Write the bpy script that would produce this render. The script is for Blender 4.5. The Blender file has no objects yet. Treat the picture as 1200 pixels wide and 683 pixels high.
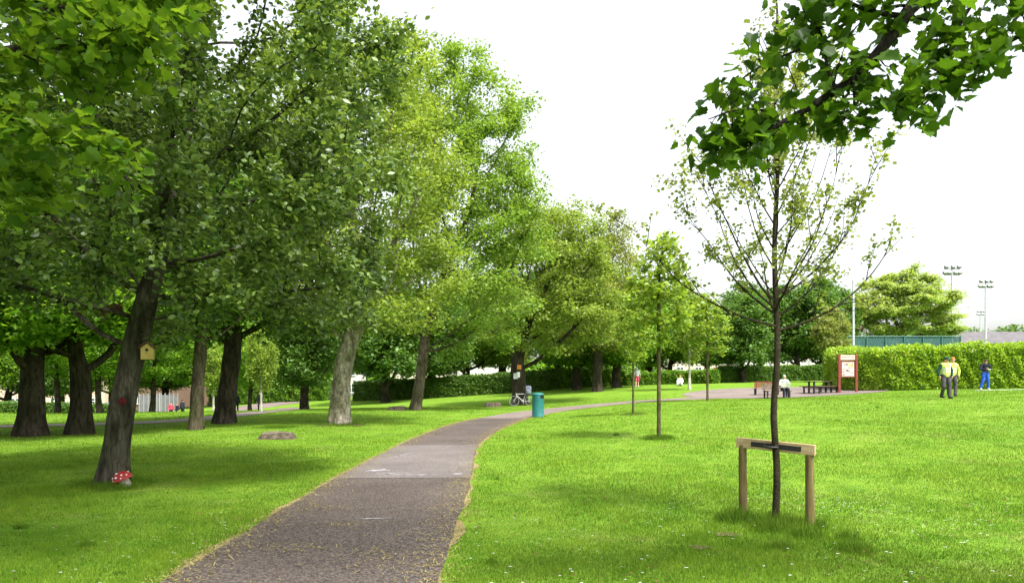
import bpy, bmesh, math, random
import numpy as np
from mathutils import Vector, Matrix
R = math.radians
random.seed(7)
# ------------------------------------------------------------------ camera, world, sun, exposure
S = bpy.context.scene
C = S.collection
CAM_H = 1.6; F = 800.0; HOR = 447.0
cd = bpy.data.cameras.new('camera'); cam = bpy.data.objects.new('camera', cd); C.objects.link(cam)
cam.location = (0, 0, CAM_H); cam.rotation_euler = (R(90), 0, 0)
cd.sensor_width = 36; cd.lens = 36 * F / 1200
cd.shift_y = (HOR - 341.5) / 1200
cd.clip_start = 0.1; cd.clip_end = 3000
S.camera = cam
SUN_EL, SUN_AZ = 57, 140          # azimuth clockwise from +Y (the view direction)
w = bpy.data.worlds.new('World'); S.world = w; w.use_nodes = True
nt = w.node_tree; bg = nt.nodes['Background']
sky = nt.nodes.new('ShaderNodeTexSky'); sky.sky_type = 'NISHITA'; sky.sun_disc = False
sky.sun_elevation = R(SUN_EL); sky.sun_rotation = R(SUN_AZ)
sky.dust_density = 4.0; sky.air_density = 1.2; sky.ozone_density = 1.0
hs = nt.nodes.new('ShaderNodeHueSaturation'); hs.inputs['Saturation'].default_value = 0.25
hs.inputs['Value'].default_value = 1.2
nt.links.new(sky.outputs[0], hs.inputs['Color']); nt.links.new(hs.outputs[0], bg.inputs['Color'])
bg.inputs['Strength'].default_value = 0.15
sl = bpy.data.lights.new('sun', 'SUN'); sl.energy = 3.3; sl.angle = R(9); sl.color = (1.0, .965, .89)
so = bpy.data.objects.new('sun', sl); C.objects.link(so)
sd = Vector((math.sin(R(SUN_AZ)) * math.cos(R(SUN_EL)), math.cos(R(SUN_AZ)) * math.cos(R(SUN_EL)), math.sin(R(SUN_EL))))
so.rotation_euler = sd.to_track_quat('Z', 'Y').to_euler(); so.location = (0, 0, 60)
S.view_settings.view_transform = 'Standard'; S.view_settings.look = 'None'
S.view_settings.exposure = 1.2; S.view_settings.gamma = 1; S.view_settings.use_curve_mapping = False
S.cycles.max_bounces = 8; S.cycles.transparent_max_bounces = 12

# ------------------------------------------------------------------ terrain
CTRL = [(0, -10, 0), (-20, -10, 0), (20, -10, 0.2), (-6, 0, 0), (6, 0, 0), (-2, 5, 0), (-10, 10, 0), (3, 7.8, 0), (-2, 17, 0),
        (-1.7, 22, 0), (-1, 27, 0), (1.1, 30.5, 0), (-6.4, 25.6, 0), (-15, 20, 0), (-11, 26, -.03), (-30, 20, -.2), (8, 12, .18), (15, 10, .5),
        (-60, 50, -1.5), (-60, 110, -3), (60, 110, 2.6), (0, 110, 0.6), (60, 50, 1.8), (30, -10, .6), (60, 10, 1.5)]
for px, py, d in [(1108, 467, 28.5), (1154, 456.5, 39), (1005, 459.5, 42), (918, 466.5, 40), (772, 514, 17.3), (742, 485, 27),
                  (829, 469.5, 37), (900, 447, 68), (700, 456, 60), (540, 466, 62), (487, 480, 37), (607, 475, 45.5), (300, 473, 75),
                  (205, 490, 65), (15, 484, 50), (1200, 455, 40), (640, 480.7, 35.6), (742, 470.8, 39.7), (830, 465.8, 43.8), (808, 457, 50),
                  (1200, 482, 22), (990, 498, 18.5)]:
    CTRL.append(((px - 600) * d / F, d, CAM_H - (py - HOR) * d / F))
cp = np.array(CTRL, float)
def _phi(r2): return 0.5 * r2 * np.log(r2 + 1e-9)
_n = len(cp); _d2 = ((cp[:, None, :2] - cp[None, :, :2]) ** 2).sum(-1) / 400
_A = np.zeros((_n + 3, _n + 3)); _A[:_n, :_n] = _phi(_d2) + np.eye(_n) * 0.01
_A[:_n, _n] = 1; _A[:_n, _n + 1:] = cp[:, :2] / 20; _A[_n:, :_n] = _A[:_n, _n:].T
_w = np.linalg.solve(_A, np.r_[cp[:, 2], 0, 0, 0])
def gzv(x, y):
    x = np.clip(np.asarray(x, float), -60, 60); y = np.clip(np.asarray(y, float), -10, 110)
    r = np.full(x.shape, _w[_n]) + _w[_n + 1] * x / 20 + _w[_n + 2] * y / 20
    for i in range(_n):
        r = r + _w[i] * _phi(((x - cp[i, 0]) ** 2 + (y - cp[i, 1]) ** 2) / 400)
    return r
def gz(x, y): return float(gzv(np.array([x]), np.array([y]))[0])
def at(px, d):                                            # a spot on the ground at a bearing and a distance
    x = (px - 600) * d / F
    return Vector((x, d, gz(x, d)))
def hz(py, d): return CAM_H - (py - HOR) * d / F          # height seen at a level and a distance

# ------------------------------------------------------------------ materials
def mat(name, col, rough=.8, spec=.3, var=None, scale=5, bump=0, bscale=30, detail=6, metal=0, coord='Object', stretch=None):
    m = bpy.data.materials.new(name); m.use_nodes = True
    t = m.node_tree; b = t.nodes['Principled BSDF']
    b.inputs['Roughness'].default_value = rough; b.inputs['Specular IOR Level'].default_value = spec
    b.inputs['Metallic'].default_value = metal
    b.inputs['Base Color'].default_value = (*col, 1)
    if var or bump:
        tc = t.nodes.new('ShaderNodeTexCoord'); vec = tc.outputs[coord]
        if stretch:
            mp = t.nodes.new('ShaderNodeMapping'); mp.inputs['Scale'].default_value = stretch
            t.links.new(vec, mp.inputs[0]); vec = mp.outputs[0]
    if var:
        n = t.nodes.new('ShaderNodeTexNoise'); n.inputs['Scale'].default_value = scale; n.inputs['Detail'].default_value = detail
        t.links.new(vec, n.inputs['Vector'])
        r = t.nodes.new('ShaderNodeValToRGB'); r.color_ramp.elements[0].position = .36; r.color_ramp.elements[1].position = .66
        r.color_ramp.elements[0].color = (*col, 1); r.color_ramp.elements[1].color = (*var, 1)
        t.links.new(n.outputs[0], r.inputs[0]); t.links.new(r.outputs[0], b.inputs['Base Color'])
    if bump:
        n2 = t.nodes.new('ShaderNodeTexNoise'); n2.inputs['Scale'].default_value = bscale; n2.inputs['Detail'].default_value = 6
        t.links.new(vec, n2.inputs['Vector'])
        bp = t.nodes.new('ShaderNodeBump'); bp.inputs['Strength'].default_value = bump; bp.inputs['Distance'].default_value = .02
        t.links.new(n2.outputs[0], bp.inputs['Height']); t.links.new(bp.outputs[0], b.inputs['Normal'])
    return m

def leafmat(name, dark, light, trans=.35, glow=1.5, rough=.5, spec=.35, nscale=.5):
    """leaf: tint attribute picks between two greens, slow noise shifts whole clumps, part of the light passes through"""
    m = bpy.data.materials.new(name); m.use_nodes = True
    t = m.node_tree; b = t.nodes['Principled BSDF']; out = t.nodes['Material Output']
    a = t.nodes.new('ShaderNodeAttribute'); a.attribute_name = 'tint'
    tc = t.nodes.new('ShaderNodeTexCoord'); n = t.nodes.new('ShaderNodeTexNoise'); n.inputs['Scale'].default_value = nscale
    n.inputs['Detail'].default_value = 2; t.links.new(tc.outputs['Object'], n.inputs['Vector'])
    mth = t.nodes.new('ShaderNodeMath'); mth.operation = 'ADD'; t.links.new(a.outputs['Fac'], mth.inputs[0]); t.links.new(n.outputs[0], mth.inputs[1])
    m2 = t.nodes.new('ShaderNodeMath'); m2.operation = 'SUBTRACT'; m2.use_clamp = True; m2.inputs[1].default_value = .5
    t.links.new(mth.outputs[0], m2.inputs[0])
    mx = t.nodes.new('ShaderNodeMix'); mx.data_type = 'RGBA'; t.links.new(m2.outputs[0], mx.inputs[0])
    mx.inputs[6].default_value = (*dark, 1); mx.inputs[7].default_value = (*light, 1)
    t.links.new(mx.outputs[2], b.inputs['Base Color'])
    b.inputs['Roughness'].default_value = rough; b.inputs['Specular IOR Level'].default_value = spec
    tr = t.nodes.new('ShaderNodeBsdfTranslucent')
    g = t.nodes.new('ShaderNodeMix'); g.data_type = 'RGBA'; g.blend_type = 'MULTIPLY'; g.inputs[0].default_value = 1
    t.links.new(mx.outputs[2], g.inputs[6]); g.inputs[7].default_value = (glow * 1.15, glow * 1.1, glow * .5, 1)
    t.links.new(g.outputs[2], tr.inputs[0])
    ms = t.nodes.new('ShaderNodeMixShader'); ms.inputs[0].default_value = trans
    t.links.new(b.outputs[0], ms.inputs[1]); t.links.new(tr.outputs[0], ms.inputs[2]); t.links.new(ms.outputs[0], out.inputs['Surface'])
    return m

def barkmat(name, c1, c2, scale=9, stretch=(1, 1, .25), bump=1.0, moss=None):
    m = mat(name, c1, .9, .1, c2, scale, bump, scale * 2.6, detail=9, stretch=stretch)
    t = m.node_tree; b = t.nodes['Principled BSDF']
    for n in t.nodes:
        if n.type == 'BUMP': n.inputs['Distance'].default_value = .05
    tc = t.nodes.new('ShaderNodeTexCoord'); mp = t.nodes.new('ShaderNodeMapping'); mp.inputs['Scale'].default_value = stretch; t.links.new(tc.outputs['Object'], mp.inputs[0])
    vo = t.nodes.new('ShaderNodeTexVoronoi'); vo.feature = 'DISTANCE_TO_EDGE'; vo.inputs['Scale'].default_value = scale * 1.6
    nz = t.nodes.new('ShaderNodeTexNoise'); nz.inputs['Scale'].default_value = scale * .8; t.links.new(mp.outputs[0], nz.inputs['Vector'])
    ad = t.nodes.new('ShaderNodeMix'); ad.data_type = 'RGBA'; ad.inputs[0].default_value = .25; t.links.new(mp.outputs[0], ad.inputs[6]); t.links.new(nz.outputs[1], ad.inputs[7]); t.links.new(ad.outputs[2], vo.inputs['Vector'])
    rp = t.nodes.new('ShaderNodeValToRGB'); rp.color_ramp.elements[0].color = (.55, .53, .50, 1); rp.color_ramp.elements[1].position = .12; rp.color_ramp.elements[1].color = (1, 1, 1, 1); t.links.new(vo.outputs[0], rp.inputs[0])
    pn = t.nodes.new('ShaderNodeTexNoise'); pn.inputs['Scale'].default_value = 1.7; pn.inputs['Detail'].default_value = 5; t.links.new(tc.outputs['Object'], pn.inputs['Vector'])
    pr = t.nodes.new('ShaderNodeValToRGB'); pr.color_ramp.elements[0].position = .40; pr.color_ramp.elements[1].position = .62; pr.color_ramp.elements[0].color = (.60, .66, .48, 1); pr.color_ramp.elements[1].color = (1.15, 1.12, 1.1, 1); t.links.new(pn.outputs[0], pr.inputs[0])
    src = b.inputs['Base Color'].links[0].from_socket
    for o_ in (rp.outputs[0], pr.outputs[0]):
        mx = t.nodes.new('ShaderNodeMix'); mx.data_type = 'RGBA'; mx.blend_type = 'MULTIPLY'; mx.inputs[0].default_value = 1; t.links.new(src, mx.inputs[6]); t.links.new(o_, mx.inputs[7]); src = mx.outputs[2]
    t.links.new(src, b.inputs['Base Color'])
    return m

M = {}
M['bark_grey'] = barkmat('bark_grey', (.034, .030, .023), (.095, .087, .070), 8)
M['bark_pale'] = barkmat('bark_pale', (.13, .115, .09), (.34, .31, .26), 5, (1, 1, .6))
M['bark_dark'] = barkmat('bark_dark', (.028, .023, .018), (.075, .063, .048), 9)
M['bark_black'] = barkmat('bark_black', (.016, .014, .012), (.035, .031, .026), 9)
M['bark_mid'] = barkmat('bark_mid', (.065, .052, .036), (.14, .12, .09), 9)
M['bark_young'] = barkmat('bark_young', (.085, .07, .04), (.17, .14, .085), 20)
M['bark_stake'] = barkmat('bark_stake', (.05, .04, .03), (.10, .08, .055), 30, (1, 1, 2.0))
M['birch'] = barkmat('birch', (.45, .43, .38), (.72, .70, .66), 6, (1, 1, 2))
M['lf_white'] = leafmat('lf_white', (.030, .070, .015), (.19, .275, .070), .33, 1.5, .42, .5, 1.1)
M['lf_syc'] = leafmat('lf_syc', (.045, .110, .010), (.15, .24, .022), .48, 1.7, .5, .3, 2)
M['lf_syc_silhouette'] = leafmat('lf_syc_silhouette', (.022, .060, .005), (.080, .165, .012), .48, 1.6, .5, .3, 4)  # darker copy of lf_syc, the bough's silhouette put into the leaf colour
M['lf_ash'] = leafmat('lf_ash', (.125, .195, .030), (.27, .35, .075), .42, 1.5)
M['lf_ash2'] = leafmat('lf_ash2', (.105, .195, .028), (.24, .35, .068), .42, 1.5)
M['lf_olive'] = leafmat('lf_olive', (.135, .175, .040), (.27, .30, .085), .40, 1.4)
M['lf_chest'] = leafmat('lf_chest', (.050, .14, .012), (.19, .32, .033), .45, 1.6)
M['lf_dark'] = leafmat('lf_dark', (.045, .11, .018), (.12, .22, .038), .36, 1.5)
M['lf_lime'] = leafmat('lf_lime', (.135, .225, .028), (.28, .37, .06), .42, 1.5)
M['lf_round'] = leafmat('lf_round', (.20, .30, .07), (.42, .50, .17), .36, 1.3)
M['lf_stake'] = leafmat('lf_stake', (.13, .175, .04), (.29, .34, .10), .38, 1.5)
M['lf_hedge'] = leafmat('lf_hedge', (.115, .24, .016), (.37, .50, .05), .36, 1.4, nscale=1.2)
M['lf_hedge_d'] = leafmat('lf_hedge_d', (.045, .105, .015), (.12, .22, .03), .35, 1.5, nscale=1)
M['wood_new'] = mat('wood_new', (.33, .24, .12), .75, .25, (.46, .35, .20), 4, .3, 20, stretch=(1, 8, 8))
M['wood_post'] = mat('wood_post', (.11, .08, .030), .8, .25, (.19, .145, .06), 6, .35, 25, stretch=(6, 6, .6))
M['rubber'] = mat('rubber', (.02, .02, .02), .6, .3)
M['stump'] = mat('stump', (.05, .04, .028), .9, .1, (.12, .10, .075), 9, .8, 20)
M['bin'] = mat('bin', (.010, .11, .105), .38, .5, (.018, .145, .14), 3, .08, 40)
M['bin_in'] = mat('bin_in', (.01, .012, .012), .8)
M['red'] = mat('red', (.22, .012, .012), .55, .3, (.34, .03, .025), 20)
M['redbrown'] = mat('redbrown', (.16, .035, .022), .6, .3, (.22, .05, .032), 6, .2)
M['white'] = mat('white', (.78, .78, .76), .6, .3)
M['yellow_box'] = mat('yellow_box', (.48, .37, .11), .7, .3, (.40, .30, .08), 10, .2)
M['brown'] = mat('brown', (.09, .05, .03), .8, .2, (.14, .08, .05), 12)
M['dark'] = mat('dark', (.02, .02, .022), .7, .3)
M['steel'] = mat('steel', (.55, .56, .57), .4, .5, metal=.6)
M['galv'] = mat('galv', (.42, .44, .45), .5, .5, (.52, .54, .55), 4, metal=.3)
M['glass'] = mat('glass', (.05, .06, .07), .08, .8)
M['skin'] = mat('skin', (.52, .29, .20), .55, .35, (.56, .33, .24), 20)
M['render_white'] = mat('render_white', (.50, .48, .45), .9, .1, (.58, .56, .53), 2)
M['render_cream'] = mat('render_cream', (.55, .49, .38), .9, .1, (.63, .57, .46), 2)
M['render_pink'] = mat('render_pink', (.52, .38, .31), .9, .1, (.58, .44, .37), 2)
M['brick'] = mat('brick', (.14, .085, .065), .9, .1, (.19, .12, .095), 8)
M['slate'] = mat('slate', (.11, .105, .115), .8, .2, (.19, .175, .18), 3, .4, 8)
M['tile'] = mat('tile', (.25, .13, .09), .8, .2, (.33, .18, .13), 3, .4, 8)
M['roof_grey'] = mat('roof_grey', (.10, .095, .10), .9, .1, (.14, .13, .135), 1)
M['lamp_grey'] = mat('lamp_grey', (.20, .205, .21), .6, .3)
M['fence_grey'] = mat('fence_grey', (.10, .10, .105), .7, .2, (.14, .14, .145), 2)
M['lens'] = mat('lens', (.35, .36, .37), .3, .5)
M['table'] = mat('table', (.075, .045, .035), .7, .3, (.13, .08, .06), 6, .3)

# ------------------------------------------------------------------ mesh helpers
def link(o): C.objects.link(o); return o
def tag(o, label=None, cat=None, group=None, kind=None):
    if label: o['label'] = label
    if cat: o['category'] = cat
    if group: o['group'] = group
    if kind: o['kind'] = kind
    return o
def empty(name, loc, rz=0):
    o = bpy.data.objects.new(name, None); link(o); o.location = loc; o.rotation_euler = (0, 0, rz); o.empty_display_size = .2
    return o
def npmesh(name, V, loops, sizes, m, parent=None, tint=None, smooth=False):
    """V (n,3), loops flat indices, sizes polygon sizes"""
    me = bpy.data.meshes.new(name)
    V = np.ascontiguousarray(V, np.float32); loops = np.ascontiguousarray(loops, np.int32); sizes = np.asarray(sizes, np.int32)
    me.vertices.add(len(V)); me.vertices.foreach_set('co', V.ravel())
    me.loops.add(len(loops)); me.loops.foreach_set('vertex_index', loops)
    me.polygons.add(len(sizes)); st = np.concatenate([[0], np.cumsum(sizes)[:-1]]).astype(np.int32)
    me.polygons.foreach_set('loop_start', st); me.polygons.foreach_set('loop_total', sizes)
    if smooth: me.polygons.foreach_set('use_smooth', np.ones(len(sizes), bool))
    me.update(calc_edges=True)
    if tint is not None:
        a = me.attributes.new('tint', 'FLOAT', 'POINT'); a.data.foreach_set('value', np.ascontiguousarray(tint, np.float32))
    o = bpy.data.objects.new(name, me); link(o)
    if m: me.materials.append(m)
    if parent: o.parent = parent
    return o
class MB:
    """collects shapes into one mesh"""
    def __init__(s): s.v = []; s.f = []
    def add(s, V, Fc):
        k = len(s.v); s.v += [tuple(p) for p in V]; s.f += [tuple(i + k for i in f) for f in Fc]; return s
    def box(s, c, d, rz=0, tilt=None, bev=0):
        x, y, z = d[0] / 2, d[1] / 2, d[2] / 2
        bm = bmesh.new(); bmesh.ops.create_cube(bm, size=1)
        for v in bm.verts: v.co = (v.co.x * d[0], v.co.y * d[1], v.co.z * d[2])
        if bev: bmesh.ops.bevel(bm, geom=bm.edges[:], offset=bev, segments=2, affect='EDGES', profile=.5)
        mt = Matrix.Translation(c) @ Matrix.Rotation(rz, 4, 'Z')
        if tilt: mt = mt @ Matrix.Rotation(tilt[0], 4, 'X') @ Matrix.Rotation(tilt[1], 4, 'Y')
        bm.verts.index_update()
        s.add([mt @ v.co for v in bm.verts], [[v.index for v in f.verts] for f in bm.faces]); bm.free(); return s
    def tube(s, pts, rad, n=8, cap=True):
        pts = [Vector(p) for p in pts]
        if not hasattr(rad, '__len__'): rad = [rad] * len(pts)
        V = []; Fc = []; ref = Vector((0, 0, 1))
        t0 = (pts[1] - pts[0]).normalized()
        if abs(t0.z) > .9: ref = Vector((0, 1, 0))
        u = t0.cross(ref).normalized()
        for i, p in enumerate(pts):
            t = (pts[min(i + 1, len(pts) - 1)] - pts[max(i - 1, 0)]).normalized()
            u = (u - t * u.dot(t)).normalized(); v = t.cross(u)
            for k in range(n):
                a = 2 * math.pi * k / n; V.append(p + (u * math.cos(a) + v * math.sin(a)) * rad[i])
        for i in range(len(pts) - 1):
            for k in range(n):
                a, b = i * n + k, i * n + (k + 1) % n; Fc.append((a, b, b + n, a + n))
        if cap: Fc.append(tuple(range(n))[::-1]); Fc.append(tuple((len(pts) - 1) * n + k for k in range(n)))
        return s.add(V, Fc)
    def lathe(s, c, prof, n=24, mt=None):
        V = []; Fc = []
        for r, z in prof:
            for k in range(n):
                a = 2 * math.pi * k / n; V.append(Vector((r * math.cos(a), r * math.sin(a), z)))
        for i in range(len(prof) - 1):
            for k in range(n):
                a, b = i * n + k, i * n + (k + 1) % n; Fc.append((a, b, b + n, a + n))
        Fc.append(tuple(range(n))[::-1]); Fc.append(tuple((len(prof) - 1) * n + k for k in range(n)))
        if mt: V = [mt @ v for v in V]
        return s.add([v + Vector(c) for v in V], Fc)
    def torus(s, c, R_, r, n=28, k=8, axis='Y'):
        pts = []
        for i in range(n + 1):
            a = 2 * math.pi * i / n
            p = (R_ * math.cos(a), 0, R_ * math.sin(a)) if axis == 'Y' else (R_ * math.cos(a), R_ * math.sin(a), 0)
            pts.append(Vector(p) + Vector(c))
        return s.tube(pts, r, k, cap=False)
    def ball(s, c, r, sc=(1, 1, 1), n=10):
        bm = bmesh.new(); bmesh.ops.create_uvsphere(bm, u_segments=n, v_segments=max(6, n * 2 // 3), radius=r); bm.verts.index_update()
        s.add([Vector((v.co.x * sc[0], v.co.y * sc[1], v.co.z * sc[2])) + Vector(c) for v in bm.verts], [[v.index for v in f.verts] for f in bm.faces]); bm.free(); return s
    def prism(s, outline, y0, y1):                          # outline in xz, thickness in y
        n = len(outline); V = [(x, y0, z) for x, z in outline] + [(x, y1, z) for x, z in outline]
        Fc = [tuple(range(n)), tuple(range(n, 2 * n))[::-1]] + [(i, i + n, (i + 1) % n + n, (i + 1) % n) for i in range(n)]
        return s.add(V, Fc)
    def build(s, name, m, parent=None, smooth=False):
        me = bpy.data.meshes.new(name); me.from_pydata(s.v, [], s.f); me.update()
        bm = bmesh.new(); bm.from_mesh(me); bmesh.ops.recalc_face_normals(bm, faces=bm.faces[:]); bm.to_mesh(me); bm.free()
        if smooth: me.polygons.foreach_set('use_smooth', [True] * len(me.polygons))
        me.materials.append(m); o = bpy.data.objects.new(name, me); link(o)
        if smooth:
            try:
                me.set_sharp_from_angle(angle=R(40))
            except Exception: pass
        if parent: o.parent = parent
        return o

# ------------------------------------------------------------------ setting: ground, path
def spaced(a0, a1, fine, k, n):
    t = np.linspace(-1, 1, n); g = np.sinh(t * k) / math.sinh(k)
    return np.where(g < 0, -g * a0, g * a1)
xs = spaced(-500, 500, .4, 5.2, 260); ys = np.concatenate([np.linspace(-30, 0, 16)[:-1], np.geomspace(1, 900, 330) - 1])
GX, GY = np.meshgrid(xs, ys); GZ = gzv(GX, GY)
V = np.stack([GX, GY, GZ], -1).reshape(-1, 3); nx, ny = len(xs), len(ys)
ii = (np.arange(ny - 1)[:, None] * nx + np.arange(nx - 1)[None]).ravel()
grassmat = bpy.data.materials.new('lawn'); grassmat.use_nodes = True
def lawn_nodes(m, blade):
    t = m.node_tree; b = t.nodes['Principled BSDF']; out = t.nodes['Material Output']
    geo = t.nodes.new('ShaderNodeNewGeometry')
    def noise(sc, det=3, rough=.5):
        n = t.nodes.new('ShaderNodeTexNoise'); n.inputs['Scale'].default_value = sc; n.inputs['Detail'].default_value = det
        n.inputs['Roughness'].default_value = rough; t.links.new(geo.outputs['Position'], n.inputs['Vector']); return n.outputs[0]
    def ramp(src, stops):
        r = t.nodes.new('ShaderNodeValToRGB'); e = r.color_ramp.elements
        e[0].position, e[0].color = stops[0][0], (*stops[0][1], 1); e[1].position, e[1].color = stops[1][0], (*stops[1][1], 1)
        for p, c in stops[2:]: q = e.new(p); q.color = (*c, 1)
        t.links.new(src, r.inputs[0]); return r.outputs[0]
    def mix(a, bb, f, mode='MIX'):
        x = t.nodes.new('ShaderNodeMix'); x.data_type = 'RGBA'; x.blend_type = mode
        t.links.new(a, x.inputs[6]); t.links.new(bb, x.inputs[7])
        if isinstance(f, float): x.inputs[0].default_value = f
        else: t.links.new(f, x.inputs[0])
        return x.outputs[2]
    big = ramp(noise(.22, 4, .6), [(.35, GR[0]), (.65, GR[1])])
    mid = ramp(noise(1.7, 5, .65), [(.36, GR[2]), (.62, GR[3])])
    col = mix(big, mid, .5)
    yel = ramp(noise(.8, 6, .7), [(.55, (0, 0, 0)), (.74, (.75, .75, .75))])
    dry = t.nodes.new('ShaderNodeRGB'); dry.outputs[0].default_value = (.20, .235, .06, 1)
    col = mix(col, dry.outputs[0], yel)
    if blade:
        a = t.nodes.new('ShaderNodeAttribute'); a.attribute_name = 'tint'
        v = ramp(a.outputs['Fac'], [(0, (.30, .38, .35)), (.12, (.62, .66, .7)), (1, (1.45, 1.3, 1.1))]); col = mix(col, v, 1.0, 'MULTIPLY')
    else:
        f = ramp(noise(28, 6, .75), [(.3, (.55, .6, .6)), (.7, (1.35, 1.3, 1.25))]); col = mix(col, f, 1.0, 'MULTIPLY')
        bp = t.nodes.new('ShaderNodeBump'); bp.inputs['Strength'].default_value = .6; bp.inputs['Distance'].default_value = .03
        t.links.new(noise(22, 6, .8), bp.inputs['Height']); t.links.new(bp.outputs[0], b.inputs['Normal'])
    t.links.new(col, b.inputs['Base Color']); b.inputs['Roughness'].default_value = .9; b.inputs['Specular IOR Level'].default_value = .04
    if blade:
        tr = t.nodes.new('ShaderNodeBsdfTranslucent'); t.links.new(col, tr.inputs[0])
        ms = t.nodes.new('ShaderNodeMixShader'); ms.inputs[0].default_value = .4
        t.links.new(b.outputs[0], ms.inputs[1]); t.links.new(tr.outputs[0], ms.inputs[2]); t.links.new(ms.outputs[0], out.inputs['Surface'])
GR = [(.095, .200, .016), (.142, .250, .024), (.076, .172, .013), (.175, .275, .032)]
lawn_nodes(grassmat, False)
g = npmesh('ground', V, np.stack([ii, ii + 1, ii + 1 + nx, ii + nx], -1).ravel(), np.full(len(ii), 4), grassmat, smooth=True)
tag(g, kind='structure')

def catmull(P, n=10):
    P = [np.array(p, float) for p in P]; P = [2 * P[0] - P[1]] + P + [2 * P[-1] - P[-2]]; out = []
    for i in range(1, len(P) - 2):
        for k in range(n):
            t = k / n; a, b, c, d = P[i - 1], P[i], P[i + 1], P[i + 2]
            out.append(.5 * (2 * b + (c - a) * t + (2 * a - 5 * b + 4 * c - d) * t * t + (3 * b - a - 3 * c + d) * t ** 3))
    out.append(P[-2]); return np.array(out)
MAIN = catmull([(-1.4, -4, 1.1), (-1.55, 1, 1.1), (-1.68, 5.4, 1.1), (-1.80, 11.3, 1.12), (-1.84, 17, 1.02), (-1.5, 22, 1.1), (-.95, 26.5, 1.2), (-.05, 31, 1.15), (2.0, 35.3, 1.15),
                (7.05, 39.9, 1.2), (12.6, 43.4, 1.3), (18, 44.6, 1.6)], 24)
SIDE = catmull([(-26, 23, .9), (-18, 25.4, .9), (-14.5, 27.4, .9), (-13.5, 31, .9), (-14, 40, .9), (-16, 52, .9), (-22, 66, .9)], 12)
EDGE = catmull([(25.5, 37.6, .16), (28, 37.4, .18), (34, 37.0, .2), (44, 36, .2)], 12)
def ribbon(name, P, m, lift, wob=0, widen=0, across=9, seed=1):
    rs = np.random.RandomState(seed)
    T = np.gradient(P[:, :2], axis=0); T /= np.linalg.norm(T, axis=1)[:, None]; N = np.stack([T[:, 1], -T[:, 0]], -1)
    n = len(P); wl = P[:, 2] + widen; wr = P[:, 2] + widen
    if wob:
        k = np.ones(3) / 3
        wl = wl + np.convolve(rs.randn(n), k, 'same') * wob; wr = wr + np.convolve(rs.randn(n), k, 'same') * wob
    t = np.linspace(-1, 1, across); off = np.where(t[None] < 0, t[None] * wl[:, None], t[None] * wr[:, None])
    X = P[:, None, 0] + N[:, None, 0] * off; Y = P[:, None, 1] + N[:, None, 1] * off
    Z = gzv(X, Y) + lift; V = np.stack([X, Y, Z], -1).reshape(-1, 3)
    i = (np.arange(n - 1)[:, None] * across + np.arange(across - 1)[None]).ravel()
    o = npmesh(name, V, np.stack([i, i + 1, i + 1 + across, i + across], -1).ravel(), np.full(len(i), 4), m, smooth=True)
    return tag(o, kind='structure')
def asphalt(name, base, hi, grit, moss=True):
    m = bpy.data.materials.new(name); m.use_nodes = True; t = m.node_tree; b = t.nodes['Principled BSDF']
    geo = t.nodes.new('ShaderNodeNewGeometry')
    def noise(sc, det=3, rough=.5, kind='N'):
        n = t.nodes.new('ShaderNodeTexNoise'); n.inputs['Scale'].default_value = sc; n.inputs['Detail'].default_value = det
        n.inputs['Roughness'].default_value = rough; t.links.new(geo.outputs['Position'], n.inputs['Vector']); return n.outputs[0]
    def ramp(src, a, ca, bb, cb):
        r = t.nodes.new('ShaderNodeValToRGB'); e = r.color_ramp.elements; e[0].position = a; e[1].position = bb
        e[0].color = (*ca, 1); e[1].color = (*cb, 1); t.links.new(src, r.inputs[0]); return r.outputs[0]
    def mix(a, c, f, mode='MIX'):
        x = t.nodes.new('ShaderNodeMix'); x.data_type = 'RGBA'; x.blend_type = mode; t.links.new(a, x.inputs[6]); t.links.new(c, x.inputs[7])
        if isinstance(f, float): x.inputs[0].default_value = f
        else: t.links.new(f, x.inputs[0])
        return x.outputs[2]
    col = ramp(noise(.7, 5, .6), .35, base, .68, hi)
    vo = t.nodes.new('ShaderNodeTexVoronoi'); vo.inputs['Scale'].default_value = 55; t.links.new(geo.outputs['Position'], vo.inputs['Vector'])
    sep = t.nodes.new('ShaderNodeSeparateColor'); t.links.new(vo.outputs['Color'], sep.inputs[0])
    col = mix(col, ramp(sep.outputs[0], .1, (1 - grit,) * 3, .95, (1 + 1.3 * grit, 1 + 1.15 * grit, 1 + 1.05 * grit)), 1.0, 'MULTIPLY')
    if moss:
        mo = t.nodes.new('ShaderNodeRGB'); mo.outputs[0].default_value = (.17, .16, .055, 1)
        mk = ramp(noise(2.3, 7, .78), .60, (0, 0, 0), .74, (.32, .32, .32)); col = mix(col, mo.outputs[0], mk)
    t.links.new(col, b.inputs['Base Color']); b.inputs['Roughness'].default_value = .85; b.inputs['Specular IOR Level'].default_value = .25
    bp = t.nodes.new('ShaderNodeBump'); bp.inputs['Strength'].default_value = .6; bp.inputs['Distance'].default_value = .01
    t.links.new(vo.outputs['Distance'], bp.inputs['Height']); t.links.new(bp.outputs[0], b.inputs['Normal'])
    return m
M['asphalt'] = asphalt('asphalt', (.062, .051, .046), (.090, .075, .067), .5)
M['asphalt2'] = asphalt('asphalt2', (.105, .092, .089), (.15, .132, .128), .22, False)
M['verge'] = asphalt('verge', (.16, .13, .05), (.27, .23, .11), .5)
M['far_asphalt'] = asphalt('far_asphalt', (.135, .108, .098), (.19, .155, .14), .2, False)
ribbon('path_verge', MAIN, M['verge'], .008, .07, .05, 11, 3)
ribbon('path', MAIN[:int(len(MAIN) * .62)], M['asphalt'], .016, .02, 0, 9, 4)
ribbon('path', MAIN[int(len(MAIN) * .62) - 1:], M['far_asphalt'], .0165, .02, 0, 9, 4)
sel = [i for i in range(len(MAIN)) if 11.3 <= MAIN[i, 1] <= 17.2]
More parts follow.
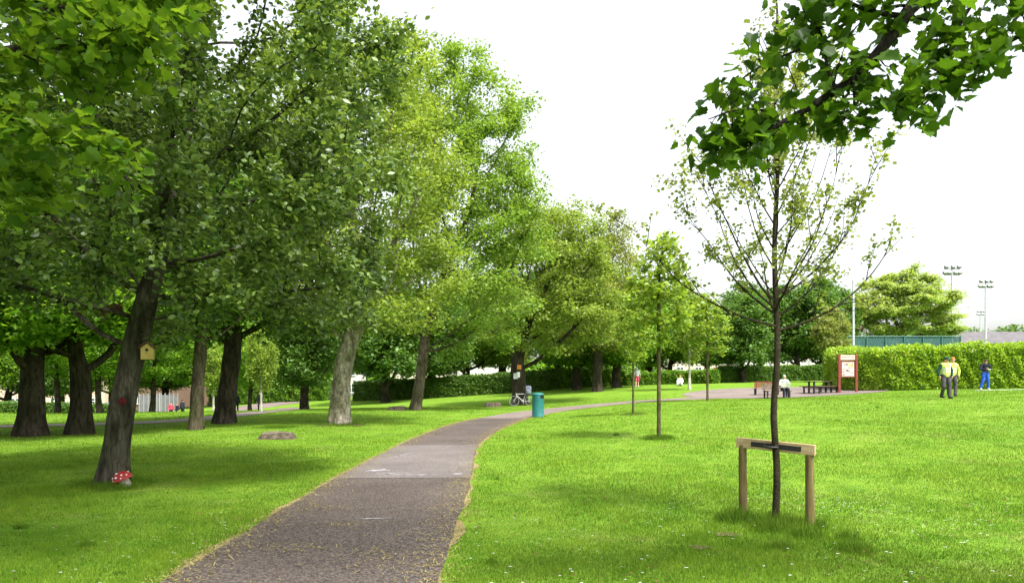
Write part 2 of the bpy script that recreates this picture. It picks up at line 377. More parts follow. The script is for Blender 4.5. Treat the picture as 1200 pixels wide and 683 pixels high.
ribbon('path_patch', MAIN[sel[0]:sel[-1] + 1] - np.array([0, 0, .02]), M['asphalt2'], .021, .006, 0, 9, 5)
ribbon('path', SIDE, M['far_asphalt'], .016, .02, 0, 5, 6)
ribbon('kerb_edging', EDGE, M['render_white'], .03, 0, 0, 3, 7)
a = np.linspace(0, 2 * math.pi, 49)[:-1]
pc = np.array([(18.2 + 6.6 * math.cos(t) * (1 + .05 * math.sin(3 * t)), 45.2 + 5.3 * math.sin(t)) for t in a])
rings = [1, .8, .6, .4, .2, .02]; PV = np.concatenate([np.c_[18.2 + (pc[:, 0] - 18.2) * r, 45.2 + (pc[:, 1] - 45.2) * r] for r in rings])
Fq = [(k * 48 + i, k * 48 + (i + 1) % 48, (k + 1) * 48 + (i + 1) % 48, (k + 1) * 48 + i) for k in range(5) for i in range(48)]
tag(npmesh('paved_area', np.c_[PV, gzv(PV[:, 0], PV[:, 1]) + .022], np.array(Fq).ravel(), np.full(len(Fq), 4), M['far_asphalt'], smooth=True), kind='structure')
# chalk marks on the pale patch
M['chalk'] = mat('chalk', (.10, .085, .08), .95, .1, (.40, .40, .43), 9, detail=8)
rs = np.random.RandomState(5); mb = MB()
for (x0, y0, x1, y1, wd) in [(-2.6, 12.1, -2.3, 12.4, .16), (-2.55, 12.3, -2.1, 12.15, .08), (-2.2, 15.3, -2.6, 14.0, .03), (-2.4, 11.8, -2.0, 11.75, .07), (-1.1, 11.7, -.85, 11.75, .07), (-2.0, 11.65, -1.2, 11.62, .035), (-1.9, 7.9, -1.35, 8.0, .02)]:
    n = 12; V = []
    dx, dy = x1 - x0, y1 - y0; L = math.hypot(dx, dy)
    for i in range(n + 1):
        t = i / n; q = wd * (.35 + .65 * math.sin(math.pi * t)) * (.5 + random.random() * .6)
        for s_ in (-1, 1):
            X = x0 + dx * t - dy / L * q * s_; Y = y0 + dy * t + dx / L * q * s_; V.append((X, Y, gz(X, Y) + (.0255 if y0 > 11 else .0205)))
    mb.add(V, [(2 * i, 2 * i + 1, 2 * i + 3, 2 * i + 2) for i in range(n)])
tag(mb.build('chalk_marks', M['chalk']), kind='structure')

# ------------------------------------------------------------------ grass blades, clippings, daisies (nobody could count them)
def pathdist(X, Y):
    """signed distance outside the path edge (negative = on the path)"""
    d = np.full(X.shape, 1e9)
    for P in (MAIN, SIDE):
        Q = P[::3]
        for q in Q: d = np.minimum(d, np.hypot(X - q[0], Y - q[1]) - q[2])
    d = np.minimum(d, (np.hypot((X - 18.2) / 6.6, (Y - 45.2) / 5.3) - 1) * 5)
    return d
rs = np.random.RandomState(11)
def in_view(n, d0, d1, power=1.0, margin=.8):
    u = rs.rand(n); Y = d0 * (d1 / d0) ** (u ** power)
    X = (rs.rand(n) * 2 - 1) * (Y * .755 + margin); return X, Y
TUFTS = [(2.95, 7.60, .34, 1.1), (2.62, 7.9, .22, 1.1), (3.30, 7.48, .2, .9), (3.05, 7.05, .22, .8), (2.75, 7.35, .2, .9), (3.25, 6.45, .2, .8), (3.4, 6.9, .14, .7), (2.6, 6.6, .15, .5), (-6.28, 10.7, .6, .6), (-5.9, 10.3, .4, .7),
         (3.7, 17.3, .45, .8), (4.79, 27, .5, .5), (-6.4, 25.4, .9, .7), (-8.3, 24, .8, .5), (1.14, 30.4, .4, .5), (.4, 45, .8, .4), (2.55,7.85,.25,1.)]
for _ in range(12):
    yy_ = 5.5 * (30 / 5.5) ** rs.rand(); xx_ = (rs.rand() * 2 - 1) * yy_ * .75
    if pathdist(np.array([xx_]), np.array([yy_]))[0] > .4: TUFTS.append((xx_, yy_, rs.uniform(.04, .10) * (1 + yy_ * .03), rs.uniform(.2, .5)))
X, Y = in_view(620000, 4.4, 48, 1.0)
pd = pathdist(X, Y); keep = (pd > .02 + rs.rand(len(X)) ** 2 * .13); X, Y, pd = X[keep], Y[keep], pd[keep]
H = rs.uniform(.022, .05, len(X)) * (1 + .35 * np.sin(X * 1.3 + 2 * np.sin(Y * .7)) * np.sin(Y * 1.1))
W = .0045 + .00042 * Y
tx, ty, th = [], [], []
for cx, cy, r_, hh in TUFTS:
    n = int(1000 * (r_ / .4) ** 1.5 * (1 if cy < 20 else .6)); a = rs.rand(n) * 6.283; q = r_ * np.sqrt(rs.rand(n)) * (.5 + .7 * rs.rand(n))
    tx.append(cx + q * np.cos(a)); ty.append(cy + q * np.sin(a)); th.append(hh * (.07 + .17 * rs.rand(n) * (1.1 - q / r_ * .75)))
NL = len(X)
def clump(X, Y):
    q = np.random.RandomState(8); o_ = np.zeros(len(X))
    for sc_, am in ((1.1, .9), (2.6, 1), (6, 1.0), (13, .9)):
        for _ in range(4):
            th_ = q.rand() * 6.283; o_ += am * np.sin((X * np.cos(th_) + Y * np.sin(th_)) * sc_ * (1 + .3 * q.rand()) + q.rand() * 6.283 + 1.3 * np.sin((X * np.sin(th_) - Y * np.cos(th_)) * sc_ * .7))
    return o_ / 3.2
CL = clump(X, Y); H = H * np.clip(1 + .28 * CL, .5, 1.9)
X = np.r_[X, np.concatenate(tx)]; Y = np.r_[Y, np.concatenate(ty)]; H = np.r_[H, np.concatenate(th)]; W = np.r_[W, .006 + .0004 * np.concatenate(ty)]
Z = gzv(X, Y); n = len(X); a = rs.rand(n) * 6.283; lean = rs.rand(n) * .8 * H; la = rs.rand(n) * 6.283
B = np.stack([X, Y, Z - .004], -1); dv = np.stack([np.cos(a), np.sin(a), 0 * a], -1) * W[:, None] / 2
T1 = B + np.stack([np.cos(la) * lean, np.sin(la) * lean, H], -1)
V = np.stack([B - dv, B + dv, T1], 1).reshape(-1, 3)
M['blades'] = bpy.data.materials.new('blades'); M['blades'].use_nodes = True
lawn_nodes(M['blades'], True)
o = npmesh('grass', V, np.arange(3 * n), np.full(n, 3), M['blades'], tint=np.repeat(np.where(np.arange(n) >= NL, rs.uniform(.05, .6, n), np.clip(rs.uniform(.15, .9, n) + .20 * np.r_[CL, np.zeros(n - NL)], .12, 1)), 3))
tag(o, 'short bright green mown grass blades covering the lawn', 'grass', kind='stuff')
# dry straw clippings along the path edges and in drifts on the path
m_ = 15000; u = rs.randint(24, int(len(MAIN) * .62), m_); side = np.where(rs.rand(m_) < .6, -1, 1)
T = np.gradient(MAIN[:, :2], axis=0); T /= np.linalg.norm(T, axis=1)[:, None]
off = side * (MAIN[u, 2] + .03 + rs.randn(m_) * .075 - (rs.rand(m_) ** 3) * .4)
X = MAIN[u, 0] + T[u, 1] * off + T[u, 0] * rs.rand(m_) * .3; Y = MAIN[u, 1] - T[u, 0] * off + T[u, 1] * rs.rand(m_) * .3
dr = [(-.95, 7.2, .25, .8), (-.85, 8.5, .2, .7), (-.8, 9.6, .16, .9), (-.8, 10.7, .14, .4), (-1.9, 7.6, .2, .1), (-2.3, 8.6, .2, .2), (-1.3, 6.3, .3, .2), (-2.1, 6.5, .25, .15), (-1.0, 6.0, .3, .3)]
for cx, cy, sx, sy in dr:
    k = 75; X = np.r_[X, cx + rs.randn(k) * sx * .8]; Y = np.r_[Y, cy + rs.randn(k) * sy * .8]
k = 120; X = np.r_[X, -1.75 + (rs.rand(k) * 2 - 1) * 1.0]; Y = np.r_[Y, 4.5 + rs.rand(k) ** 1.3 * 7]
n = len(X); a = rs.rand(n) * 6.283; L = rs.uniform(.008, .03, n); Z = gzv(X, Y) + .024 + rs.rand(n) * .012
d1 = np.stack([np.cos(a), np.sin(a), rs.randn(n) * .2], -1) * L[:, None]; d2 = np.stack([-np.sin(a), np.cos(a), 0 * a], -1) * .0028
B = np.stack([X, Y, Z], -1); V = np.stack([B - d1 - d2, B - d1 + d2, B + d1 + d2, B + d1 - d2], 1).reshape(-1, 3)
M['straw'] = leafmat('straw', (.20, .155, .05), (.38, .32, .12), .1, 1, .8, .1, 2)
tag(npmesh('dry_clippings', V, np.arange(4 * n), np.full(n, 4), M['straw'], tint=np.repeat(rs.rand(n), 4)), 'dry straw coloured grass clippings strewn along the path edges', 'clippings', kind='stuff')
# brown leaf litter and clover
X, Y = in_view(2600, 5, 28); q = pathdist(X, Y) > -.6; X, Y = X[q], Y[q]; n = len(X)
cx_ = np.floor(X * .8) * 12.9898 + np.floor(Y * .6) * 78.233; q = (np.sin(cx_) * 43758.5453 % 1) < .45; X, Y = X[q], Y[q]; n = len(X)
P_ = np.stack([X, Y, gzv(X, Y) + rs.uniform(.03, .05, n)], -1)
M['litter'] = leafmat('litter', (.07, .045, .02), (.16, .11, .04), .1, 1, .8, .1, 2)
LITTER_PTS = P_
# daisies
cl = [(4.1, 8.9, .5, 120), (.9, 11.5, .5, 90), (1.2, 15, .6, 120), (6.5, 8.2, .8, 60), (5.0, 7.0, .5, 40), (8.5, 11, .8, 110), (2.0, 9, .4, 40), (3.9, 8.6, .7, 160), (4.6, 9.5, 1.5, 200), (-3.6, 23.5, .5, 60), (-11.2, 17.5, 1.6, 200), (-7, 15, 3, 160), (6, 14, 3, 300), (3.0, 21, 1.6, 110), (9, 20, 3, 200), (12, 26, 3, 200), (8, 30, 3, 160), (1.5, 13, 2.5, 160), (-5, 8, 1.8, 60), (-3, 20, 2, 80)]
X = np.concatenate([cx + rs.randn(k) * s_ for cx, cy, s_, k in cl]); Y = np.concatenate([cy + rs.randn(k) * s_ for cx, cy, s_, k in cl])
X2, Y2 = in_view(900, 5, 30); X = np.r_[X, X2]; Y = np.r_[Y, Y2]
k_ = pathdist(X, Y) > .15; X, Y = X[k_], Y[k_]; n = len(X); Z = gzv(X, Y) + rs.uniform(.04, .055, n); r_ = rs.uniform(.009, .015, n) * (1 + .012 * Y)
ang = np.arange(6) * math.pi / 3; V = np.stack([X[:, None] + np.cos(ang) * r_[:, None], Y[:, None] + np.sin(ang) * r_[:, None], Z[:, None] + np.sin(ang) * -.002], -1).reshape(-1, 3)
tag(npmesh('daisies', V, np.arange(6 * n), np.full(n, 6), M['white']), 'small white daisies scattered over the lawn', 'daisies', kind='stuff')

# ------------------------------------------------------------------ trees
LEAF = {}
LEAF['quad'] = (np.array([(0, 0, 0), (.32, .5, .06), (0, 1, 0), (-.32, .5, .06)]), [(0, 1, 2, 3)])
LEAF['oval'] = (np.array([(0, 0, 0), (.24, .3, .05), (.26, .62, .05), (0, 1, -.03), (-.26, .62, .05), (-.24, .3, .05)]), [(0, 1, 2, 3), (0, 3, 4, 5)])
_l = [(0, 0), (.17, -.07), (.46, .03), (.42, .20), (.60, .42), (.42, .48), (.36, .70), (.20, .68), (.12, .84), (0, 1.0)]
_l = _l + [(-x, y) for x, y in _l[::-1][1:-1]]
LEAF['maple'] = (np.array([(x, y, .26 * abs(x) - .22 * y * y) for x, y in _l]), [(0, 1, 2, 3, 4, 5, 6, 7, 8, 9), (0, 9) + tuple(range(10, 18))])
def leaves(name, pts, size, m, kind='quad', parent=None, up=.5, rs=None, jitter=.35, flip=None, hang=0, asp=1.0):
    """pts (n,3): one leaf each"""
    n = len(pts); tv, tf = LEAF[kind]
    nrm = rs.randn(n, 3) * .6; nrm[:, 2] = np.abs(nrm[:, 2]) + up; nrm /= np.linalg.norm(nrm, axis=1)[:, None]
    t = rs.randn(n, 3); t[:, 2] -= hang; t -= nrm * (t * nrm).sum(1)[:, None]; t /= np.linalg.norm(t, axis=1)[:, None]
    b = np.cross(t, nrm); sc = size * (1 + jitter * (rs.rand(n) * 2 - 1))
    V = pts[:, None] + sc[:, None, None] * (tv[None, :, 0:1] * b[:, None] * asp + tv[None, :, 1:2] * t[:, None] + tv[None, :, 2:3] * nrm[:, None])
    k = len(tv); base = (np.arange(n) * k)[:, None]
    loops = np.concatenate([base + np.array(f)[None] for f in tf], 1).ravel(); sizes = np.tile([len(f) for f in tf], n)
    return npmesh(name, V.reshape(-1, 3), loops, sizes, m, parent, tint=np.repeat(rs.rand(n), k))

def crown_points(n, ells, rs, shell=2.4, zmin=None):
    out = []; wsum = sum(e[3] * e[4] * e[5] for e in ells)
    for cx, cy, cz, rx, ry, rz in ells:
        k = int(n * rx * ry * rz / wsum) + 1; d = rs.randn(k, 3); d /= np.linalg.norm(d, axis=1)[:, None]
        r_ = rs.rand(k) ** (1 / (shell + 1.2)) * (1 + .10 * np.sin(d[:, 0] * 7 + cx) * np.sin(d[:, 2] * 6 + d[:, 1] * 5))
        out.append(np.array([cx, cy, cz]) + d * r_[:, None] * np.array([rx, ry, rz]))
    P = np.concatenate(out)
    if zmin is not None: P = P[P[:, 2] > zmin + .5 * rs.rand(len(P))]
    return P
def colonize(trunk, A, step, kill, infl, rs, maxit=160, droop=0):
    N = [np.array(p, float) for p in trunk]; par = [-1] + list(range(len(trunk) - 1)); N = np.array(N); par = list(par)
    D = np.linalg.norm(A[:, None] - N[None], axis=2); near = D.argmin(1); nd = D.min(1); alive = np.ones(len(A), bool)
    for it in range(maxit):
        act = alive & (nd < infl)
        if not act.any():
            infl *= 1.5
            if infl > 60 or not alive.any(): break
            continue
        ids = np.unique(near[act]); new = []; np_ = []
        dirs = (A - N[near]); dirs /= np.linalg.norm(dirs, axis=1)[:, None] + 1e-9
        acc = np.zeros((len(N), 3)); np.add.at(acc, near[act], dirs[act])
        for i in ids:
            v = acc[i] + rs.randn(3) * .25; v[2] -= droop; l = np.linalg.norm(v)
            if l < 1e-3: continue
            new.append(N[i] + v / l * step); np_.append(i)
        if not new: break
        new = np.array(new); k0 = len(N); N = np.concatenate([N, new]); par += np_
        idx = np.where(alive)[0]
        D = np.linalg.norm(A[idx][:, None] - new[None], axis=2); m = D.argmin(1); md = D.min(1)
        better = md < nd[idx]; near[idx[better]] = m[better] + k0; nd[idx[better]] = md[better]
        alive &= nd > kill
        if len(N) > 9000: break
    return N, np.array(par)
def skeleton_mesh(name, N, par, rbase, rtip, m, parent, ntrunk, flare=.5, rmin=0, sides=None, lump=.05, flare_h=.6):
    n = len(N); kids = [[] for _ in range(n)]
    for i in range(1, n): kids[par[i]].append(i)
    cnt = np.zeros(n)
    for i in range(n - 1, -1, -1):
        cnt[i] = max(1, sum(cnt[k] for k in kids[i]))
    ex = math.log(max(cnt[0], 2)) / math.log(rbase / rtip); rad = rtip * cnt ** (1 / ex)
    for i in range(ntrunk): rad[i] = max(rad[i], 0)
    mb = MB(); st = [(0, None)]; z0 = N[0][2]
    while st:
        i, p = st.pop(); chain = ([p] if p is not None else []) + [i]
        while kids[i]:
            ks = sorted(kids[i], key=lambda k: -cnt[k]); nxt = ks[0]
            if i < ntrunk - 1 and i + 1 in ks: nxt = i + 1
            for k in ks:
                if k != nxt and rad[k] > rmin: st.append((k, i))
            i = nxt
            if rad[i] <= rmin: break
            chain.append(i)
        if len(chain) < 2: continue
        P = N[chain].copy(); rr = rad[chain].copy()
        if p is not None: rr[0] = rr[1]
        if len(P) > 4:
            Q = P.copy(); Q[1:-1] = (P[:-2] + 2 * P[1:-1] + P[2:]) / 4; P = Q
        if chain[0] == 0:
            # finer rings low down for the root flare
            L = []; Rr = []
            for k in range(len(P) - 1):
                for q in range(4): L.append(P[k] * (1 - q / 4) + P[k + 1] * q / 4); Rr.append(rr[k] * (1 - q / 4) + rr[k + 1] * q / 4)
                if k >= 6: break
            k0 = k + 1; P = np.array(L + list(P[k0:])); rr = np.array(Rr + list(rr[k0:]))
            ns = sides or 16; V = []; ph = random.random() * 6
            for j, (pp, r_) in enumerate(zip(P, rr)):
                h = pp[2] - z0; fl = flare * math.exp(-h / flare_h) if h > 0 else flare
                for q in range(ns):
                    a = 2 * math.pi * q / ns
                    f = 1 + fl * (1 + .45 * math.sin(5 * a + ph)) + lump * math.sin(3 * a + h * 2 + ph) + lump * .7 * math.sin(2 * a - h * 5)
                    V.append((pp[0] + math.cos(a) * r_ * f, pp[1] + math.sin(a) * r_ * f, pp[2] - (.15 if j == 0 else 0)))
            Fc = [(j * ns + q, j * ns + (q + 1) % ns, (j + 1) * ns + (q + 1) % ns, (j + 1) * ns + q) for j in range(len(P) - 1) for q in range(ns)]
            mb.add(V, Fc)
        else:
            s_ = 8 if rr[0] > .05 else (5 if rr[0] > .015 else 3)
            mb.tube(P, list(rr), s_, cap=False)
    return mb.build(name, m, parent, smooth=True), cnt, rad, kids
def trunk_line(h, lean=(0, 0), n=6, bend=.05, rs=None):
    out = []
    for i in range(n):
        t = i / (n - 1); out.append((lean[0] * t + (rs.randn() * bend if i else 0), lean[1] * t + (rs.randn() * bend if i else 0), h * t))
    return out
def tree(name, loc, label, cat, ells, seed, hfork, rbase, bark, leaf, nattr=500, step=.5, kill=.7, infl=4, nleaf=30000, lsize=.14,
         lkind='quad', spread=.35, lean=(0, 0), trunkpts=None, group=None, zmin=None, rtip=.008, rmin=.0, flare=.5, shell=2.4, up=.5, hang=0,
         twig=3, asp=1., flat=.6, flare_h=.6, keepleaf=None):
    rs = np.random.RandomState(seed); random.seed(seed)
    T = trunkpts or trunk_line(hfork, lean, 6, rbase * .25, rs)
    A = crown_points(nattr, ells, rs, shell, zmin)
    N, par = colonize(T, A, step, kill, infl, rs)
    root = empty(name, loc); tag(root, label, cat, group)
    tr, cnt, rad, kids = skeleton_mesh('trunk', N, par, rbase, rtip, M[bark], root, len(T), flare, rmin, flare_h=flare_h)
    tw = np.where(cnt <= twig)[0]; tw = tw[tw >= len(T)]
    wgt = rs.gamma(2.2, 1, len(tw)); idx = rs.choice(tw, nleaf, p=wgt / wgt.sum())
    P0 = N[idx]; Pp = N[par[idx]]; f = rs.rand(nleaf)[:, None]; g = rs.randn(nleaf, 3); g[:, 2] *= flat
    P = P0 * f + Pp * (1 - f) + g * spread
    if keepleaf is not None: P = P[keepleaf(P)]
    leaves('crown', P, lsize, M[leaf], lkind, root, up, rs, hang=hang, asp=asp)
    return root
def copy_thing(src, loc, rz=0, scale=1.0, label=None, leaf=None, bark=None):
    c = src.copy(); link(c); c.location = loc; c.rotation_euler = (0, 0, rz)
    c.scale = (scale, scale, scale) if not hasattr(scale, '__len__') else scale
    if label: c['label'] = label
    for ch in src.children:
        d = ch.copy(); link(d); d.parent = c
        mm = leaf if ch.name.startswith('crown') else bark
        if mm: d.data = ch.data; d.material_slots[0].link = 'OBJECT'; d.material_slots[0].material = M[mm]
        for g_ in ch.children:
            e = g_.copy(); link(e); e.parent = d
    return c

tag(leaves('leaf_litter', LITTER_PTS, .032, M['litter'], 'oval', None, 1.2, np.random.RandomState(4)), 'small brown fallen leaf scraps lying in the grass', 'leaf litter', kind='stuff')
# 1 big leaning tree on the left
b = at(132, 10.8)
def onframe(px, py, d): return ((px - 600) * d / F - b.x, d - b.y, hz(py, d) - b.z)
tp = [(0, 0, 0), (.05, 0, .5), (.13, 0, 1.05), (.22, .0, 1.6), (.32, .05, 2.15), (.42, .05, 2.6), (.5, .1, 3.0), (.62, .15, 3.5)]
big = tree('broadleaf_tree', b, 'large dark tree whose leaning grey trunk carries a bird box and a toadstool', 'tree',
     [(.9, 0, 5.7, 4.0, 3.9, 3.9), (2.4, -.3, 4.0, 2.5, 2.4, 1.5), (-1.6, 0, 4.4, 2.6, 2.6, 1.7), (3.2, .4, 3.3, 1.5, 1.6, .9), (.8, -1.6, 3.1, 2.4, 1.3, .8), (-1.0, -1.0, 3.2, 2.2, 1.5, .7), (2.6, .8, 2.9, 2.0, 1.5, .6)], 21, 3, .185, 'bark_grey', 'lf_white', nattr=1700, step=.3, kill=.38, infl=3,
     nleaf=94000, lsize=.096, lkind='oval', spread=.14, trunkpts=tp, zmin=2.0, rtip=.008, flare=.42, twig=4, up=.35, asp=1.05, flat=.8, flare_h=.35, shell=1.0)

# 2 sycamore limb top left, trunk outside the frame
def limbtree(name, loc, label, trunk, limbs, bark, leaf, nl, lsize, seed, spread, droop=.1, shade_clumps=(), up=.8, hang=.4):
    """trunk polyline + hand-laid limbs, twigs grown along them"""
    rs = np.random.RandomState(seed); root = empty(name, loc); tag(root, label, 'tree')
    mb = MB(); mb.tube(trunk[0], trunk[1], 14); P = []
    for pts, r0, r1, dens, reach in limbs:
        L = catmull(pts, 8); n = len(L); rr = np.linspace(r0, r1, n); mb.tube(L, list(rr), 8)
        cum = np.linspace(0, 1, n)
        for k in range(int(dens)):
            u = rs.uniform(.03, 1) ** .85; i = min(int(u * (n - 1)), n - 2); p = L[i]
            d = rs.randn(3); t = L[i + 1] - L[i]; t /= np.linalg.norm(t); d -= t * d.dot(t) * .5; d = d / np.linalg.norm(d) * .8 + t * .55; d[2] -= droop
            d /= np.linalg.norm(d); ln = reach * rs.uniform(.35, 1) * (1.15 - .4 * u); q = p.copy(); pts2 = [q.copy()]; 
            for s_ in range(5):
                d = d + rs.randn(3) * .22; d[2] -= droop * .3; d /= np.linalg.norm(d); q = q + d * ln / 5; pts2.append(q.copy())
                m = nl if s_ > 0 else 1
                for _ in range(m): P.append(q + rs.randn(3) * np.array([spread, spread, spread * .7]))
            mb.tube(pts2, list(np.linspace(max(.004, rr[i] * .35), .0025, 6)), 4, cap=False)
    mb.build('trunk', M[bark], root, smooth=True)
    for cx, cy, cz, rx, ry, rz_, k in shade_clumps:  # unseen leaf clumps without branches, added overhead to shade the foreground
        Q = crown_points(k // 9, [(cx, cy, cz, rx, ry, rz_)], rs, 0)
        P += list(np.repeat(Q, 9, 0) + rs.randn(len(Q) * 9, 3) * .28)
    leaves('crown', np.array(P), lsize, M[leaf], 'maple', root, up, rs, hang=hang, jitter=.5)
    return root
def toloc(pts, loc): return [((px - 600) * d / F - loc[0], d - loc[1], hz(py, d) - loc[2]) for px, py, d in pts]
L1 = (-7.6, 4.6, 0)
limbtree('sycamore_tree', L1, 'sycamore reaching in at the top left corner with bright lobed leaves',
         ([(0, 0, -.1), (.05, 0, 1.2), (.1, .05, 2.6), (0, 0, 4.2), (.2, 0, 6.5), (.6, .1, 9)], [.34, .25, .22, .19, .14, .07]),
         [([(0, .05, 2.9), (1.4, .3, 3.6)] + toloc([(-60, 70, 5.0), (60, 52, 5.0), (130, 45, 5.0), (180, 42, 4.9)], L1), .06, .007, 46, .46),
          ([(0, 0, 3.3), (1.4, .5, 4.2)] + toloc([(-40, -20, 5.4), (60, 10, 5.4), (160, 0, 5.3), (195, -10, 5.2)], L1), .06, .007, 46, .46),
          (toloc([(-60, 70, 5.0), (0, 130, 5.0), (60, 165, 4.9), (150, 180, 4.8)], L1), .03, .004, 26, .30),
          ([(1.4, .3, 3.6)] + toloc([(-80, 170, 5.2), (0, 210, 5.2), (50, 215, 5.2)], L1), .03, .005, 26, .45),
          ([(0, 0, 4.2), (1.0, -1.0, 5.5), (2.2, -1.8, 7)], .07, .015, 50, 1.0), ([(.2, 0, 6.4), (2, .5, 7.4), (4.2, .8, 8)], .07, .015, 60, 1.2)],
         'bark_dark', 'lf_syc', 6, .078, 31, .12, up=.6, shade_clumps=[(3.4, -.6, 8.8, 4.4, 3.8, 2.7, 14000)])
L2 = (6.6, 2.6, gz(6.6, 2.6))
limbtree('sycamore_tree', L2, 'sycamore whose dark leafy bough hangs in from the top right corner',
         ([(0, 0, -.1), (-.03, 0, 1.2), (-.08, .05, 2.6), (0, 0, 4.4), (-.3, 0, 6.6), (-.9, 0, 9.5)], [.36, .27, .23, .2, .15, .07]),
         [([(-.05, .1, 4.2), (-1.6, .9, 4.9)] + toloc([(1130, -60, 4.3), (1075, 0, 4.3), (1035, 55, 4.3), (1000, 92, 4.3), (950, 125, 4.3), (910, 148, 4.3), (880, 165, 4.3), (845, 173, 4.3)], L2), .060, .007, 30, .33),
          (toloc([(980, 108, 4.3), (970, 80, 4.35), (962, 40, 4.4), (940, 10, 4.4)], L2), .014, .004, 10, .32),
          (toloc([(962, 50, 4.4), (920, 65, 4.4), (880, 85, 4.4), (850, 110, 4.3)], L2), .010, .003, 6, .26),
          (toloc([(915, 145, 4.3), (895, 130, 4.3), (860, 130, 4.2), (830, 140, 4.2)], L2), .012, .003, 6, .26),
          (toloc([(1000, 92, 4.3), (1000, 125, 4.2), (985, 145, 4.2)], L2), .010, .003, 4, .22),
          ([(-.05, .1, 4.0)] + toloc([(1300, 0, 4.2), (1200, 40, 4.2), (1130, 80, 4.2), (1070, 115, 4.2), (1030, 125, 4.2)], L2), .024, .004, 22, .26),
          (toloc([(1200, -60, 4.5), (1150, -10, 4.5), (1120, 40, 4.5), (1105, 80, 4.5)], L2), .018, .004, 16, .34),
          (toloc([(1060, 20, 4.3), (1010, 10, 4.3), (960, -20, 4.3)], L2), .02, .004, 8, .34),
          ([(-.4, .2, 4.2)] + toloc([(1320, -40, 4.6), (1240, 10, 4.6), (1190, 40, 4.6)], L2), .025, .006, 14, .34),
          ([(0, 0, 4.4), (1.0, -1.2, 5.4), (2.2, -2.0, 6.0)], .08, .02, 30, 1.0), ([(-.3, 0, 6.6), (-3, .6, 7.6), (-5.5, 1, 8.2)], .09, .02, 60, 1.2)],
         'bark_black', 'lf_syc_silhouette', 3, .080, 32, .08, droop=.04, up=.45, hang=.9, shade_clumps=[(-5.2, -.2, 9.0, 5.6, 4.2, 2.9, 5500)])
# 4 pale grey forked trunk and the tall ashes
ash = tree('ash_tree', at(398, 25.6), 'tall tree with thick pale grey forked trunk left of the path bend', 'tree',
     [(1.2, 0, 9.4, 4.2, 4.0, 6.0), (-.2, 0, 11.8, 3.8, 3.6, 3.7), (-1.2, 0, 7.5, 3.4, 3.4, 3.6), (2.6, 0, 5.6, 2.8, 3, 2.6), (.2, -1.5, 4.5, 3, 2, 1.3), (1.6, -2, 4.0, 2.4, 1.4, .9)], 41, 3, .34, 'bark_pale', 'lf_ash', nattr=1100, step=.6, kill=.65, infl=5,
     nleaf=60000, lsize=.15, spread=.26, trunkpts=[(0, 0, 0), (.03, 0, .8), (.06, 0, 1.6), (.12, 0, 2.4), (.36, .1, 3.1), (.72, .1, 3.9), (.95, .1, 4.8)], flare=.35, rmin=.012, rtip=.012, shell=1.0)
ash2 = tree('ash_tree', at(487, 37), 'tallest ash rising behind the path bend on a slim brown trunk', 'tree',
     [(2.2, 0, 9.0, 5.0, 4.8, 6.5), (2.4, 0, 14.6, 4.3, 4.1, 5.2), (3.9, 0, 13.0, 3.0, 3, 2.6), (1, 0, 17.0, 2.6, 2.6, 3.4), (4.6, 0, 10, 3.0, 3, 3)], 42, 4, .28, 'bark_mid', 'lf_ash2', nattr=1300, step=.6, kill=.7, infl=5,
     nleaf=74000, lsize=.17, spread=.32, lean=(.5, 0), flare=.35, rmin=.014, rtip=.014, shell=.9)
bt = at(609, 45.6)
tree('ash_tree', bt, 'spreading tree with a low forked dark trunk behind the leaning bicycle', 'tree',
     [(2.0, 0, 8.4, 4.4, 4.2, 5.4), (0.2, 0, 6.0, 3.4, 3.4, 3.4), (3.4, 0, 10.8, 2.6, 2.6, 3.4), (4.6, 0, 7, 2.6, 3, 3.4), (1.0, 0, 11.6, 2.2, 2.4, 2.6)], 43, 3, .46, 'bark_dark', 'lf_ash', nattr=1100, step=.6, kill=.7, infl=5,
     nleaf=54000, lsize=.19, spread=.34, trunkpts=[(0, 0, 0), (0, 0, .8), (-.05, 0, 1.6), (-.1, 0, 2.4), (-.2, 0, 3.2)], flare=.4, rmin=.012, rtip=.012, shell=.9)
olive = tree('ash_tree', at(700, 56), 'thin topped olive green tree standing right of the forked tree', 'tree',
     [(0.5, 0, 8.0, 3.5, 3.6, 5.0), (-1.4, 0, 7.2, 3.4, 3.2, 4.2), (1.0, 0, 12.3, 2.2, 2.4, 2.9), (1.8, 0, 6, 2.4, 2.4, 3)], 44, 3, .36, 'bark_dark', 'lf_olive', nattr=800, step=.7, kill=.8, infl=5,
     nleaf=36000, lsize=.20, spread=.42, flare=.4, rmin=.014, rtip=.014, shell=.9)
# dark horse chestnuts on the left
ch1 = tree('chestnut_tree', at(38, 20.2), 'thick dark flared trunk at the far left edge under bright low leaves', 'tree',
     [(0, 0, 6.2, 4.6, 4.4, 3.9), (-1, 0, 4.2, 3.2, 3.6, 1.9), (2.0, -1.5, 3.6, 2.2, 2.0, 1.2)], 51, 2.4, .30, 'bark_dark', 'lf_chest', nattr=700, step=.5, kill=.6, infl=4,
     nleaf=36000, lsize=.21, spread=.34, flare=.6, zmin=1.5, rtip=.010, rmin=.008, shell=1.2)
ch2 = copy_thing(ch1, at(94, 20.9), 2.3, (.9, .9, 1.0), 'second thick dark trunk from the left edge, right of its flared neighbour')
ch1['group'] = ch2['group'] = 'dark chestnuts at the left edge'
sp = tree('broadleaf_tree', at(229, 23.0), 'slim upright grey trunk between the bird box tree and the low spreading tree', 'tree',
     [(.3, 0, 7.5, 3.6, 3.6, 4.2)], 52, 3, .2, 'bark_mid', 'lf_dark', nattr=450, step=.6, kill=.7, infl=4, nleaf=20000, lsize=.22, spread=.4, lean=(.15, 0), flare=.3, rmin=.01, rtip=.01)
